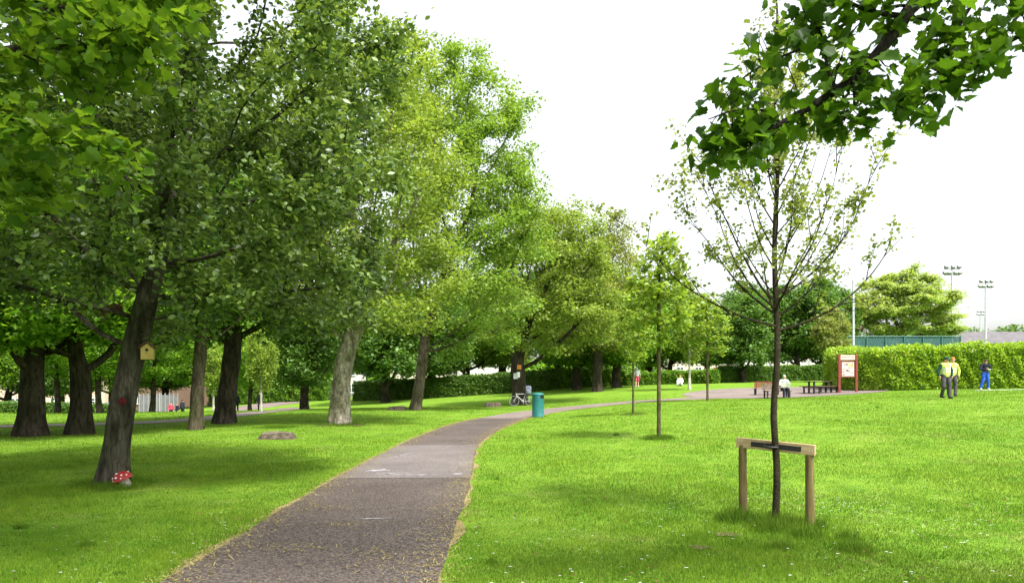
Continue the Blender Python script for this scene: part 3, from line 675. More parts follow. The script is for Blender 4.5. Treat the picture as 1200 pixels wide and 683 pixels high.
tree('broadleaf_tree', at(263, 26.5), 'dark tree with low limbs arching out to the right over the lawn', 'tree',
     [(.5, 0, 6.8, 4.6, 4.2, 3.6), (3.0, 0, 4.9, 3.2, 3, 1.8), (-2.0, 0, 4.8, 3.0, 3, 1.8)], 53, 3, .33, 'bark_dark', 'lf_dark', nattr=750, step=.5, kill=.65, infl=4,
     nleaf=34000, lsize=.22, spread=.36, trunkpts=[(0, 0, 0), (.05, 0, .7), (.12, 0, 1.4), (.2, 0, 2.1), (.35, 0, 2.7)], flare=.4, zmin=2.6, rtip=.012, rmin=.009, shell=1.2)
# background broadleaf prototypes
bg1 = tree('broadleaf_tree', at(676, 62), 'dark trunked tree of the shaded row, left one beside the bicycle tree', 'tree',
     [(0, 0, 6.2, 4.2, 4.2, 4.4), (-1, 0, 3.8, 3.2, 3.2, 1.8), (1, 0, 9.0, 2.6, 2.6, 2.4)], 61, 2, .36, 'bark_dark', 'lf_chest', nattr=560, step=.6, kill=.7, infl=4,
     nleaf=26000, lsize=.28, spread=.42, zmin=2.0, rtip=.016, rmin=.016, flare=.3, shell=1.4)
bg2 = tree('broadleaf_tree', at(935, 74), 'full dark green tree directly behind the seated man', 'tree',
     [(0, 0, 6.0, 4.6, 4.2, 4.2), (1.8, 0, 8.6, 2.8, 2.8, 2.6), (-2.2, 0, 7.8, 2.4, 2.6, 2.6), (2.6, 0, 4.0, 2.8, 2.8, 2.2), (-2.4, 0, 3.9, 2.6, 2.8, 2.2)], 62, 2, .34, 'bark_dark', 'lf_dark', nattr=600, step=.6, kill=.7, infl=4,
     nleaf=30000, lsize=.30, spread=.40, zmin=1.4, rtip=.016, rmin=.016, flare=.3, shell=1.4)
for px, d, sc, src, rz, lf, lab in [
    (700, 64, .95, bg1, 1.2, None, 'dark trunked tree of the shaded row, second beside the bicycle tree'),
    (722, 61, 1.0, bg1, 2.6, 'lf_chest', 'dark trunked tree of the shaded row, nearest to the walker in red shorts'),
    (655, 70, 1.15, bg1, 4.0, 'lf_dark', 'dark tree deep behind the fork of the bicycle tree'),
    (548, 72, 1.2, bg2, .7, 'lf_ash2', 'mid green tree behind the far dark hedge, left of the bicycle tree'),
    (590, 80, 1.25, bg1, 5.0, 'lf_olive', 'pale olive tree behind the far dark hedge and bicycle tree'),
    (505, 66, 1.0, bg1, 3.1, 'lf_dark', 'dark tree behind the slim trunk of the tallest ash'),
    (452, 62, 1.1, bg2, 2.0, 'lf_dark', 'dark tree behind hedge, just right of the pale forked trunk'),
    (400, 84, 1.3, bg1, 2.2, 'lf_ash', 'light green tree far behind the pale forked trunk'),
    (345, 80, 1.2, bg2, 1.1, 'lf_chest', 'green tree behind the rounded hedge, left of the pale trunk'),
    (300, 92, 1.3, bg1, .4, 'lf_ash', 'light green tree far behind the young birch'),
    (250, 78, 1.1, bg2, 3.0, 'lf_chest', 'green tree behind the low spreading tree on the left'),
    (195, 84, 1.1, bg1, 5.5, 'lf_dark', 'dark green tree behind the grey panel fence'),
    (130, 76, 1.1, bg2, 4.2, 'lf_chest', 'green tree behind the bird box tree, across the road'),
    (70, 70, 1.0, bg1, 1.9, 'lf_dark', 'dark tree beside the parked cars, between the two thick trunks'),
    (10, 74, 1.15, bg2, .2, 'lf_ash2', 'mid green tree behind the pale blue car'),
    (-45, 64, 1.1, bg1, 3.6, 'lf_chest', 'green tree at the extreme left beyond the low hedge'),
    (870, 66, .80, bg2, 1.5, 'lf_dark', 'dark tree just left of the staked trunk, behind the low hedge'),
    (962, 82, 1.05, bg2, 4.8, 'lf_dark', 'dark tree behind the white pole'),
    (890, 86, 1.12, bg2, 3.3, 'lf_dark', 'taller dark tree behind the left half of the low hedge'),
    (828, 76, .85, bg1, 2.4, 'lf_chest', 'mid green tree behind the lime green sapling by the path'),
    (785, 72, .9, bg2, 5.2, 'lf_chest', 'green tree behind the sitting child'),
    (760, 84, 1.1, bg1, .9, 'lf_ash', 'light green tree behind the walker in red shorts')]:
    copy_thing(src, at(px, d), rz, sc, lab, lf)
for px, d, h, r_, rz, lab in [(178, 44, 1, .5, 1, 'small dark leaning tree in front of the grey panel fence'), (67, 42, 1, .55, 2, 'small dark trunked tree between the two thick trunks'),
                        (117, 40, 1, .5, 4, 'small dark trunked tree just left of the bird box tree'), (293, 58, 1, .7, 5, 'brown trunked tree behind the young birch'),
                        (362, 34, 1, .6, 3, 'dark trunked tree behind the pale forked trunk, on its left')]:
    if px == 362: continue
    copy_thing(sp, at(px, d), rz, (.8, .8, .62), lab, 'lf_chest', 'bark_dark')
copy_thing(bg1, at(357, 47), 1.0, .75, 'dark low crowned tree left of the pale forked trunk', 'lf_dark')
copy_thing(ch1, Vector((-14.6, 10.5, gz(-14.6, 10.5))), 4.0, (.95, .95, 1.1), 'added chestnut at the left edge nearest the camera, trunk out of sight, deepening shade')  # copy added out of frame to darken the shade under the left trees
copy_thing(ch1, Vector((-19.5, 16.0, gz(-19.5, 16))), 1.0, 1.05, 'shade-deepening chestnut added at the left edge behind the nearest one, only leaves in sight')  # second added copy, closing the canopy so the left side gets darker
# big rounded light tree
tree('broadleaf_tree', at(1058, 84), 'big round pale green tree behind the green sports fence', 'tree',
     [(0, 0, 8.2, 6.6, 6, 4.4), (1, 0, 11.0, 3.8, 4, 2.9), (-3.4, 0, 9.4, 3.4, 3.4, 3.0), (4.0, 0, 6.8, 3.4, 3.6, 3.2), (-5, 0, 6, 3.2, 3.6, 3), (-4.6, 0, 8.2, 3.0, 3, 2.6), (3.2, 0, 9.6, 2.8, 3, 2.2)], 71, 3, .5, 'bark_mid', 'lf_round', nattr=800, step=.8, kill=.9, infl=5,
     nleaf=84000, lsize=.30, spread=.42, flat=.32, rtip=.02, rmin=.02, shell=2.2, up=1.0)
wl = tree('birch_tree', at(974, 60), 'pale wispy birch left of the red notice board', 'tree',
     [(0, 0, 4.2, 1.6, 1.6, 2.6)], 72, 1.6, .10, 'birch', 'lf_olive', nattr=220, step=.4, kill=.45, infl=3, nleaf=8000, lsize=.2, spread=.25, rtip=.01, rmin=.01, hang=.5)
copy_thing(wl, at(808, 50.5), 1.2, (.8, .8, 1.25), 'slender white stemmed birch beside the far path', 'lf_lime')
copy_thing(wl, at(306, 37.5), 2.2, (.5, .5, .72), 'thin white stemmed young birch on the shaded left lawn', 'lf_lime')
copy_thing(wl, at(250, 52), 3.2, (.7, .7, .8), 'young pale birch beyond the side path, behind the low spreading tree', 'lf_lime')
# saplings
sap = tree('maple_sapling', at(772, 17.3), 'nearest lime green sapling, on the lawn right of the bin', 'sapling',
     [(0, 0, 3.45, .86, .86, 1.5), (0.05, 0, 4.5, .55, .55, .85)], 81, 2.0, .05, 'bark_young', 'lf_lime', nattr=420, step=.16, kill=.17, infl=1.2, nleaf=3600, lsize=.115, lkind='oval',
     spread=.10, rtip=.004, flare=.15, trunkpts=[(0, 0, 0), (.0, 0, .6), (.01, 0, 1.2), (.0, 0, 1.8), (-.01, 0, 2.4), (0, 0, 3.0), (.0, 0, 3.6), (.02, 0, 4.4)], twig=4, flare_h=.15, asp=1.3, zmin=2.05)
copy_thing(sap, at(742, 27), 1.4, (.85, .85, .92), 'slim lime green sapling on a ring of bare soil, beside the walker')
copy_thing(sap, at(829, 37), 2.6, (1.3, 1.3, 1.12), 'lime green sapling at the near edge of the far path')
for o_ in bpy.data.objects:
    if o_.name.startswith('maple_sapling'): o_['group'] = 'lime green saplings along the path'

# staked young tree
def staked():
    rs = np.random.RandomState(91); base = Vector((2.96, 7.66, gz(2.96, 7.66))); root = empty('young_tree', base)
    tag(root, 'sparse young tree with thin upswept branches tied to a timber stake frame', 'tree')
    mb = MB(); n = 26; lead = [(.02 * math.sin(i * .9), .015 * math.cos(i * 1.3), i * .25 - .05) for i in range(n)]
    lead = [(x * min(1, i / 5), y, z) for i, (x, y, z) in enumerate(lead)]
    rr = [.037 * (1 - i / n) ** .72 + .004 for i in range(n)]; rr[0] = .045; mb.tube(lead, rr, 12)
    P = []
    def shoot(p, d, ln, r0, up, lv, depth):
        q = Vector(p); pts = [q.copy()]; d = Vector(d).normalized(); ns = max(5, int(ln / .11)); seg = ln / ns
        for k in range(ns):
            d = (d + Vector((0, 0, up * seg)) + Vector(rs.randn(3)) * .055).normalized(); q = q + d * seg; pts.append(q.copy())
            t = (k + 1) / ns
            if t > .22 and rs.rand() < lv * .9:
                for _ in range(rs.randint(5, 10)): P.append(np.array(q) + rs.randn(3) * .040)
            if depth and t > .15 and rs.rand() < .42:
                sd_ = (d + Vector(rs.randn(3)) * .55 + Vector((0, 0, .15))).normalized(); shoot(q, sd_, ln * .30 * rs.uniform(.4, 1), r0 * .4, up * .8, lv * 1.0, depth - 1)
        mb.tube(pts, [max(.0022, r0 * (1 - k / (len(pts) - .5)) ** .8) for k in range(len(pts))], 5, cap=False)
    # the long arching lower limbs
    for z, az, el, ln, r0 in [(2.22, 176, 14, 2.0, .016), (2.16, 2, 17, 2.05, .017), (2.35, 150, 30, 1.9, .014), (2.32, 30, 26, 1.9, .014), (2.42, 200, 34, 1.75, .013), (2.5, 340, 34, 1.9, .013),
                          (2.36, 90, 30, 1.5, .015), (2.4, 265, 30, 1.5, .015), (2.5, 168, 38, 1.8, .016), (2.55, 15, 42, 1.9, .016)]:
        shoot((0, 0, z), (math.cos(R(az)) * math.cos(R(el)), math.sin(R(az)) * math.cos(R(el)), math.sin(R(el))), ln, r0, .50, .62, 2)
    for k in range(30):
        z = 2.45 + k * .098; az = k * 137.5; el = 50 + k * .7; ln = max(.35, 1.9 - (z - 2.5) * .52) * rs.uniform(.8, 1.1)
        shoot((0, 0, z), (math.cos(R(az)) * math.cos(R(el)), math.sin(R(az)) * math.cos(R(el)), math.sin(R(el))), ln, .0095, .5, .62, 2)
    mb.build('trunk', M['bark_stake'], root, smooth=True)
    leaves('crown', np.array(P), .043, M['lf_stake'], 'oval', root, .3, rs, asp=1.5)
    # timber frame, a thing of its own
    A0 = Vector((2.70, 7.99, gz(2.7, 8))); B0 = Vector((3.27, 7.50, gz(3.3, 7.5))); fr = empty('stake_frame', (A0 + B0) / 2)
    tag(fr, 'low timber support frame of two round posts and a crossbar round the young tree', 'tree support')
    c0 = (A0 + B0) / 2; dirv = (B0 - A0); rz = math.atan2(dirv.y, dirv.x)
    for p in (A0, B0):
        m = MB(); zt = .80 if p is B0 else .86; q = p - c0
        m.tube([(q.x, q.y, -.1), (q.x + .004, q.y, .25), (q.x, q.y, .5), (q.x, q.y, zt)], [.047, .048, .046, .045], 16); m.build('post', M['wood_post'], fr, smooth=True)
    nrm = Vector((math.sin(rz), -math.cos(rz), 0)); 
    m = MB(); m.box((0, 0, 0), (.88, .055, .115), 0, None, .004); ob = m.build('crossbar', M['wood_new'], fr)
    ob.location = Vector((0, 0, .868)) + nrm * .012; ob.rotation_euler = (0, R(2.6), rz)
    m = MB(); m.box((0, 0, 0), (.56, .008, .055), 0, None, .002); m.tube([(-.03 + .075 * math.sin(t) , -.075 - .075 * math.cos(t) * .9 + .02, 0) for t in np.linspace(-1.6, 1.6, 9)], .012, 5)
    s_ = m.build('tree_tie', M['rubber'], ob); s_.location = (.02, -.033, .0)
    for x in (-.40, -.37, .385, .415): MB().lathe((x, -.029, .02 if x < 0 else -.01), [(.006, 0), (.004, .003)], 8, Matrix.Rotation(R(90), 4, 'X')).build('nail', M['galv'], ob)
staked()

# ------------------------------------------------------------------ hedges
def hedge(name, pts, height, thick, label, leaf, n, lsize, seed, upright=False, mcore='lf_hedge_d', jag=.12):
    rs = np.random.RandomState(seed); P = catmull([(x, y, 0) for x, y in pts], 8)[:, :2]; L = np.r_[0, np.cumsum(np.linalg.norm(np.diff(P, axis=0), axis=1))]
    T = np.gradient(P, axis=0); T /= np.linalg.norm(T, axis=1)[:, None]; N = np.stack([T[:, 1], -T[:, 0]], -1)
    root = empty(name, (*P[0], gz(*P[0]))); tag(root, label, 'hedge'); org = np.array([*P[0], gz(*P[0])])
    # woody core
    mb = MB(); V = []; th = thick / 2 * .8
    for p, nn in zip(P, N):
        z = gz(*p)
        for o_, h_ in ((-1, -.1), (-1, height * .86), (-.7, height * .92), (.7, height * .92), (1, height * .86), (1, -.1)):
            V.append((p[0] + nn[0] * th * o_ - org[0], p[1] + nn[1] * th * o_ - org[1], z + h_ - org[2]))
    k = 6; Fc = [(i * k + j, i * k + j + 1, (i + 1) * k + j + 1, (i + 1) * k + j) for i in range(len(P) - 1) for j in range(5)] + [tuple(range(6)), tuple((len(P) - 1) * 6 + j for j in range(6))]
    mb.add(V, Fc); c = mb.build('hedge_core', M[mcore], root)
    u = rs.rand(n) * L[-1]; px = np.interp(u, L, P[:, 0]); py = np.interp(u, L, P[:, 1]); nx_ = np.interp(u, L, N[:, 0]); ny_ = np.interp(u, L, N[:, 1])
    per = 2 * height + thick; s = rs.rand(n) * per
    off = np.where(s < height, -1, np.where(s < height + thick, (s - height) / thick * 2 - 1, 1)) * thick / 2
    hh = np.where(s < height, s, np.where(s < height + thick, height, per - s))
    lump = np.sin(u * 1.7) * .5 + np.sin(u * 4.1 + 1) * .3 + np.sin(u * 9 + hh * 4) * .35 + np.sin(hh * 5 + u * 2.3) * .3
    j = jag * lump; ontop = (s >= height) & (s < height + thick)
    off = off * (1 + .25 * j / thick) + rs.randn(n) * .05 + np.where(ontop, 0, np.sign(off) * j * .6); hh = hh + np.where(ontop, j * .7 + rs.rand(n) ** 3 * jag * 1.6, 0)
    ends = rs.rand(n) < .03; off = np.where(ends, (rs.rand(n) * 2 - 1) * thick / 2, off); hh = np.where(ends, rs.rand(n) * height, hh)
    e2 = rs.rand(n) < .5; px = np.where(ends, np.where(e2, P[0, 0], P[-1, 0]), px); py = np.where(ends, np.where(e2, P[0, 1], P[-1, 1]), py)
    X = px + nx_ * off; Y = py + ny_ * off; Z = gzv(px, py) + hh
    pts3 = np.stack([X, Y, Z], -1) - org
    leaves('foliage', pts3, lsize, M[leaf], 'quad', root, .2, rs, hang=(-1.6 if upright else 0), asp=(.8 if upright else 1.2))
    return root
h0, h1, h2, h3 = at(984, 50), at(1012, 44.2), at(1110, 42.3), at(1210, 41.3)
hedge('hedge', [(h0.x, h0.y), (h1.x, h1.y), (h2.x, h2.y), (h3.x, h3.y), (42, 40)], 2.38, 1.9, 'tall bright yellow green hedge along the right side behind the men', 'lf_hedge', 90000, .17, 101, True, 'lf_hedge', .2)
def atx(px, d): return ((px - 600) * d / F, d)
hedge('hedge', [atx(845, 66), atx(900, 69), atx(975, 70)], 1.35, 1.3, 'low dark clipped hedge behind the seated man and picnic table', 'lf_hedge_d', 26000, .16, 102)
hedge('hedge', [atx(735, 67), atx(790, 66), atx(842, 64)], 1.1, 1.2, 'low green hedge behind the sitting child and white birch', 'lf_chest', 14000, .16, 103)
hedge('hedge', [atx(420, 70), atx(500, 66), atx(560, 66), atx(640, 66)], 1.75, 1.6, 'long dark hedge across the far lawn left of the bicycle', 'lf_hedge_d', 36000, .17, 104)
hedge('hedge', [atx(255, 80), atx(300, 77), atx(345, 76), atx(388, 75)], 2.3, 2.4, 'rounded green hedge seen between the shaded trunks and the pale trunk', 'lf_chest', 34000, .18, 105, jag=.4)
hedge('hedge', [atx(-60, 52), atx(10, 52), atx(75, 53), atx(150, 56)], .75, .9, 'very low green hedge in front of the parked cars', 'lf_hedge_d', 24000, .14, 106)
hedge('hedge', [atx(640, 69), atx(690, 69), atx(735, 68)], 1.6, 1.6, 'green hedge behind the row of dark trunks', 'lf_chest', 18000, .17, 107, jag=.3)

# ------------------------------------------------------------------ stumps
def stump(px, d, r_, h, label, seed):
    random.seed(seed); b = at(px, d); n = 28; V = []; prof = [(1.25, -.05), (1.12, h * .35), (1.0, h * .8), (.95, h)]
    for q, z in prof:
        for k in range(n):
            a = 2 * math.pi * k / n; f = 1 + .10 * math.sin(3 * a + seed) + .05 * math.sin(7 * a) + random.uniform(-.02, .02)
            V.append((math.cos(a) * r_ * q * f * 1.15, math.sin(a) * r_ * q * f, z + (.02 * math.sin(a * 2 + seed) + random.uniform(-.012, .012) if z > .1 else 0)))
    Fc = [(i * n + k, i * n + (k + 1) % n, (i + 1) * n + (k + 1) % n, (i + 1) * n + k) for i in range(3) for k in range(n)]
    root = empty('tree_stump', b); tag(root, label, 'tree stump', 'cut tree stumps in the lawn')
    m = MB(); m.add(V, Fc); m.build('bark', M['stump'], root)
    m = MB(); m.add([(v[0], v[1], v[2]) for v in V[3 * n:]] + [(0, 0, h + .01)], [(k, (k + 1) % n, n) for k in range(n)]); m.build('cut_top', M['stump_top'], root)
M['stump_top'] = mat('stump_top', (.09, .075, .05), .9, .1, (.17, .145, .10), 12, .4, 30)
stump(326, 19.5, .38, .17, 'wide low stump on the left lawn nearest the camera', 3)
stump(466, 37.0, .40, .20, 'flat ragged stump beside the slim brown ash trunk', 5)
stump(577, 44, .42, .26, 'small stump on the lawn just left of the bicycle', 8)
# worn soil rings under stumps and saplings
M['soil'] = mat('soil', (.09, .075, .035), .95, .1, (.17, .145, .07), 14)
def soil(px, d, rx, ry, seed):
    b = at(px, d); rs = np.random.RandomState(seed); n = 40; V = []; 
    for q in (0, .5, 1):
        for k in range(n):
            a = 2 * math.pi * k / n; f = q * (1 + .14 * math.sin(3 * a + seed) + .12 * math.sin(5 * a + 2 * seed) + .06 * rs.randn())
            x, y = b.x + rx * f * math.cos(a), b.y + ry * f * math.sin(a); V.append((x, y, gz(x, y) + .013))
    mb_ = MB(); mb_.add(V, [(i * n + k, i * n + (k + 1) % n, (i + 1) * n + (k + 1) % n, (i + 1) * n + k) for i in range(2) for k in range(n)])
    tag(mb_.build('bare_soil', M['soil']), kind='structure')
soil(326, 19.4, .55, .45, 3); soil(742, 26.9, .42, .5, 6); soil(400, 25.2, .9, .6, 9); soil(852, 7.15, .13, .10, 10); soil(820, 6.6, .10, .08, 14)

# ------------------------------------------------------------------ things on the big trunk
birdhouse = empty('bird_box', (b.x + .66, 10.8 - .20, hz(421, 10.6))); tag(birdhouse, 'little yellow wooden bird box with dark roof fixed high on the leaning trunk', 'bird box')
m = MB(); m.prism([(-.085, 0), (.085, 0), (.085, .17), (0, .245), (-.085, .17)], -.07, .07); m.build('box', M['yellow_box'], birdhouse)
m = MB(); 
for s_ in (-1, 1): m.box((s_ * .058, 0, .222), (.155, .19, .014), 0, (0, R(42) * s_))
m.build('roof', M['brown'], birdhouse)
m = MB(); m.lathe((0, -.068, .145), [(.024, 0), (.024, .006)], 16, Matrix.Rotation(R(90), 4, 'X')); m.build('entrance_hole', M['dark'], birdhouse)
m = MB(); m.tube([(0, -.07, .095), (0, -.11, .095)], .006, 6); m.build('perch', M['brown'], birdhouse)
birdhouse.rotation_euler = (0, 0, R(18))
hp = Vector((-6.02, 10.8 - .255, hz(470, 10.55)))
M['deep_red'] = mat('deep_red', (.06, .004, .006), .75, .2, (.11, .01, .012), 30)
m = MB(); m.lathe((0, 0, 0), [(.058, -.012), (.062, 0), (.055, .014), (.03, .022), (.0, .025)], 22, Matrix.Rotation(R(90), 4, 'X')); m.lathe((.012, -.03, .015), [(.016, 0), (.01, .012)], 10, Matrix.Rotation(R(90), 4, 'X'))
hrt = m.build('trunk_ornament', M['deep_red'], None, True); hrt.location = hp; hrt.rotation_euler = (0, 0, R(5))
tag(hrt, 'small dark red round ornament fixed midway up the leaning trunk', 'ornament')
td = empty('toadstool_house', (-5.86, 10.8 - .42, b.z + .0)); tag(td, 'toy toadstool house with white spotted red cap at the foot of the leaning trunk', 'garden ornament')
td.rotation_euler = (R(8), R(-20), R(-10)); td.scale = (.72, .72, .85)
M['stone'] = mat('stone', (.30, .24, .22), .85, .2, (.42, .35, .33), 20)
m = MB(); m.lathe((0, 0, 0), [(.10, 0), (.115, .05), (.11, .12), (.085, .19), (.05, .22)], 20); m.build('stem', M['stone'], td, True)
m = MB(); m.lathe((0, 0, .16), [(.10, .0), (.20, -.01), (.195, .03), (.165, .085), (.11, .125), (.05, .145), (.0, .15)], 24); cap = m.build('cap', M['red'], td, True)
m = MB()
for az, el, r_ in [(-90, 25, .026), (-130, 30, .022), (-50, 32, .024), (-100, 62, .026), (-20, 20, .02), (-160, 22, .02), (-60, 8, .018), (-120, 8, .018), (20, 40, .02)]:
    e = R(el); x = .19 * math.cos(e); z = .17 + .135 * math.sin(e)
    MB().ball((x * math.cos(R(az)), x * math.sin(R(az)), z), r_, (1, 1, .6), 8).build('spot', M['white'], cap, True)

m = MB(); m.prism([(-.035, 0), (.035, 0), (.035, .075), (.025, .1), (0, .112), (-.025, .1), (-.035, .075)], -.118, -.10); dr_ = m.build('door', M['brown'], td)
m = MB(); m.lathe((-.05, -.10, .12), [(.018, 0), (.018, .014)], 12, Matrix.Rotation(R(90), 4, 'X')); m.build('window', M['dark'], td)
nest = MB(); rs = np.random.RandomState(3)
for k in range(150):
    a = rs.rand() * 6.28; e = rs.randn() * .3; c_ = Vector((.13 * math.cos(a), .13 * math.sin(a), e * .12)); d_ = Vector((-math.sin(a), math.cos(a), rs.randn() * .4)) * .08
    nest.tube([c_ - d_, c_ + d_ + Vector(rs.randn(3)) * .02], .005, 4)
nb = nest.build('bird_nest', M['brown']); nb.location = (b.x - .0, 10.75, hz(363, 10.8)); tag(nb, 'reddish brown twig nest in the first fork of the leaning trunk', 'nest')

# ------------------------------------------------------------------ litter bin
bb = at(630.5, 30.4); bn = empty('litter_bin', bb, R(58)); tag(bn, 'round teal litter bin at the inner edge of the path bend', 'litter bin')
m = MB(); m.lathe((0, 0, 0), [(.27, -.02), (.27, .05), (.265, .06), (.265, .78), (.27, .80)], 28); m.build('body', M['bin'], bn, True)
m = MB(); pr = []
for z0_, z1_, n_ in ((.80, 1.0, 1),):
    for i in range(28):
        a0, a1 = 2 * math.pi * i / 28, 2 * math.pi * (i + 1) / 28
        am = (a0 + a1) / 2 - math.pi * 1.5
        hole = abs((am + math.pi) % (2 * math.pi) - math.pi) < .62
        q = lambda a, z, r_=.265: (r_ * math.cos(a), r_ * math.sin(a), z)
        if hole: m.add([q(a0, .80), q(a1, .80), q(a1, .83), q(a0, .83), q(a0, .97), q(a1, .97), q(a1, 1.0), q(a0, 1.0)], [(0, 1, 2, 3), (4, 5, 6, 7)])
        else: m.add([q(a0, .80), q(a1, .80), q(a1, 1.0), q(a0, 1.0)], [(0, 1, 2, 3)])
m.build('hood', M['bin'], bn)
m = MB(); m.lathe((0, 0, 0), [(.275, .995), (.275, 1.02), (.24, 1.06), (.15, 1.09), (.0, 1.10)], 28); m.build('lid', M['bin'], bn, True)
m = MB(); m.lathe((0, 0, 0), [(.235, .78), (.235, .99)], 20); m.build('liner', M['bin_in'], bn)

# ------------------------------------------------------------------ bicycle leaning on the tree
bk = empty('bicycle', at(602.5, 44.3), R(4)); tag(bk, 'silver bicycle leaning against the dark forked tree', 'bicycle'); bk.rotation_euler = (R(-6), 0, R(4))
for x, nm in ((0, 'wheel'), (1.04, 'wheel')):
    m = MB(); m.torus((0, 0, 0), .315, .010, 36, 6); 
    for k in range(20):
        a = math.pi * 2 * k / 20; m.tube([(0, .02 * (-1) ** k, 0), (.31 * math.cos(a), 0, .31 * math.sin(a))], .0016, 3, False)
    m.tube([(0, -.04, 0), (0, .04, 0)], .022, 10); wh = m.build('wheel', M['steel'], bk); wh.location = (x, 0, .345)
    m = MB(); m.torus((0, 0, 0), .335, .019, 36, 8); m.build('tyre', M['rubber'], wh)
m = MB(); HT, BB_, ST, RA = (.14, 0, .78), (.58, 0, .30), (.76, 0, .80), (1.04, 0, .345)
for a_, b_, r_ in ((HT, ST, .018), ((.17, 0, .70), BB_, .021), (BB_, ST, .018), (BB_, RA, .012), (ST, RA, .011), ((.12, 0, .84), (.19, 0, .66), .022)): m.tube([a_, b_], r_, 8)
m.build('frame', M['galv'], bk)
m = MB()
for s_ in (-1, 1): m.tube([(.19, s_ * .03, .66), (.10, s_ * .045, .5), (0, s_ * .05, .345)], .011, 6)
m.build('fork', M['galv'], bk)
m = MB(); m.tube([(.12, 0, .84), (.09, 0, .95)], .014, 6); m.tube([(.18, -.29, .98), (.09, -.12, .95), (.09, .12, .95), (.18, .29, .98)], .012, 6); m.build('handlebar', M['dark'], bk)
m = MB(); m.tube([(.76, 0, .80), (.78, 0, .93)], .012, 6); m.build('seat_post', M['steel'], bk)
m = MB(); m.prism([(-.13, 0), (.0, .03), (.13, .035), (.13, 0), (0, -.02)], -.06, .06); sd_ = m.build('saddle', M['dark'], bk); sd_.location = (.79, 0, .94)
m = MB(); m.torus((BB_[0], -.03, BB_[2]), .09, .006, 20, 5); m.tube([(BB_[0], -.06, BB_[2]), (BB_[0] + .05, -.06, BB_[2] - .17)], .009, 5); m.tube([(BB_[0], .06, BB_[2]), (BB_[0] - .05, .06, BB_[2] + .17)], .009, 5); m.build('crank', M['steel'], bk)
m = MB(); m.tube([(.79, 0, .76), (1.22, 0, .74)], .008, 5); m.tube([(1.2, .05, .74), (1.04, .05, .36)], .006, 5); m.tube([(1.2, -.05, .74), (1.04, -.05, .36)], .006, 5); m.box((1.02, 0, .75), (.36, .12, .012)); m.build('rack', M['dark'], bk)
M['bagcol'] = mat('bagcol', (.10, .12, .17), .8, .2, (.20, .22, .28), 6)
bag = MB(); bag.box((0, 0, .28), (.38, .26, .56), 0, None, .09); bag.box((0, -.14, .18), (.26, .10, .26), 0, None, .04)
bg_ = bag.build('bag', M['bagcol'], None, True); bg_.location = bk.location + Vector((.93, .0, .76)); tag(bg_, 'dark blue grey bag resting on the bicycle rack', 'bag')
def flat_sign(name, px, py, d, wd, h_, mt_, label, cat):
    m = MB(); m.box((0, 0, 0), (wd, .015, h_)); o = m.build(name, M[mt_]); o.location = ((px - 600) * d / F, d, hz(py, d)); tag(o, label, cat); return o
flat_sign('notice', 604.2, 440.5, 45.02, .28, .38, 'galv', 'grey paper notice on the dark forked trunk, left one', 'notice')
flat_sign('notice', 607.5, 439, 45.03, .20, .36, 'white', 'white paper notice on the dark forked trunk, right one', 'notice')
M['orange'] = mat('orange', (.55, .20, .05), .7, .3)
flat_sign('notice', 608.5, 430.0, 45.06, .28, .3, 'orange', 'orange card fixed in the fork above the bicycle', 'notice')

# ------------------------------------------------------------------ notice board, picnic table, bench
def board():
    b = at(993.5, 42.2); root = empty('notice_board', b, R(-8)); tag(root, 'tall red framed park notice board in front of the bright hedge', 'notice board')
    for s_ in (-1, 1):
        m = MB(); m.box((s_ * .50, 0, 1.16), (.14, .14, 2.42), 0, None, .01); m.build('post', M['redbrown'], root)
    m = MB(); m.box((0, 0, 2.17), (.86, .06, .30), 0, None, .005); hd = m.build('header', M['render_cream'], root)
    for k in range(11): MB().box((-.33 + k * .066, -.033, 2.19), (.035, .004, .05 + .02 * (k % 3 == 0))).build('letter', M['redbrown'], hd)
    m = MB(); m.box((0, 0, 1.45), (.86, .05, 1.02), 0, None, .005); pn = m.build('panel', M['redbrown'], root)
    m = MB(); m.box((0, -.032, 1.45), (.70, .012, .86)); mp = m.build('map', M['render_white'], pn)
    random.seed(2); cols = ['redbrown', 'render_cream', 'galv', 'stone', 'lf_lime']
    for k, c_ in enumerate(['map_red', 'map_sand', 'map_grey', 'map_green']):
        for q in range(7):
            MB().box((random.uniform(-.28, .28), -.0395 - k * .0012 - q * .00015, 1.45 + random.uniform(-.36, .36)), (random.uniform(.06, .18), .0008, random.uniform(.04, .14))).build('map_patch', {'map_red': M['redbrown'], 'map_sand': M['yellow_box'], 'map_grey': M['galv'], 'map_green': M['stone']}[c_], mp)
board()
def picnic(px, d, rz, label):
    b = at(px, d); root = empty('picnic_table', b, rz); tag(root, label, 'picnic table')
    m = MB()
    for k in range(5): m.box((0, -.30 + k * .15, .74), (1.75, .14, .04), 0, None, .005)
    m.build('tabletop', M['table'], root)
    for s_ in (-1, 1):
        m = MB()
        for k in range(2): m.box((0, s_ * (.66 + k * .13), .44), (1.75, .12, .04), 0, None, .005)
        m.build('seat', M['table'], root)
        for t in (-1, 1): 
            m = MB(); m.box((t * .62, s_ * .24, .36), (.09, .09, .76)); m.build('leg', M['dark'], root)
            m = MB(); m.box((t * .62, s_ * .72, .2), (.08, .08, .46)); m.build('leg', M['dark'], root)
    for t in (-1, 1):
        m = MB(); m.box((t * .69, 0, .39), (.05, 1.5, .09)); m.build('crossbeam', M['table'], root)
    return root
picnic(961, 43.0, R(14), 'dark brown picnic table with fixed seats beside the notice board')
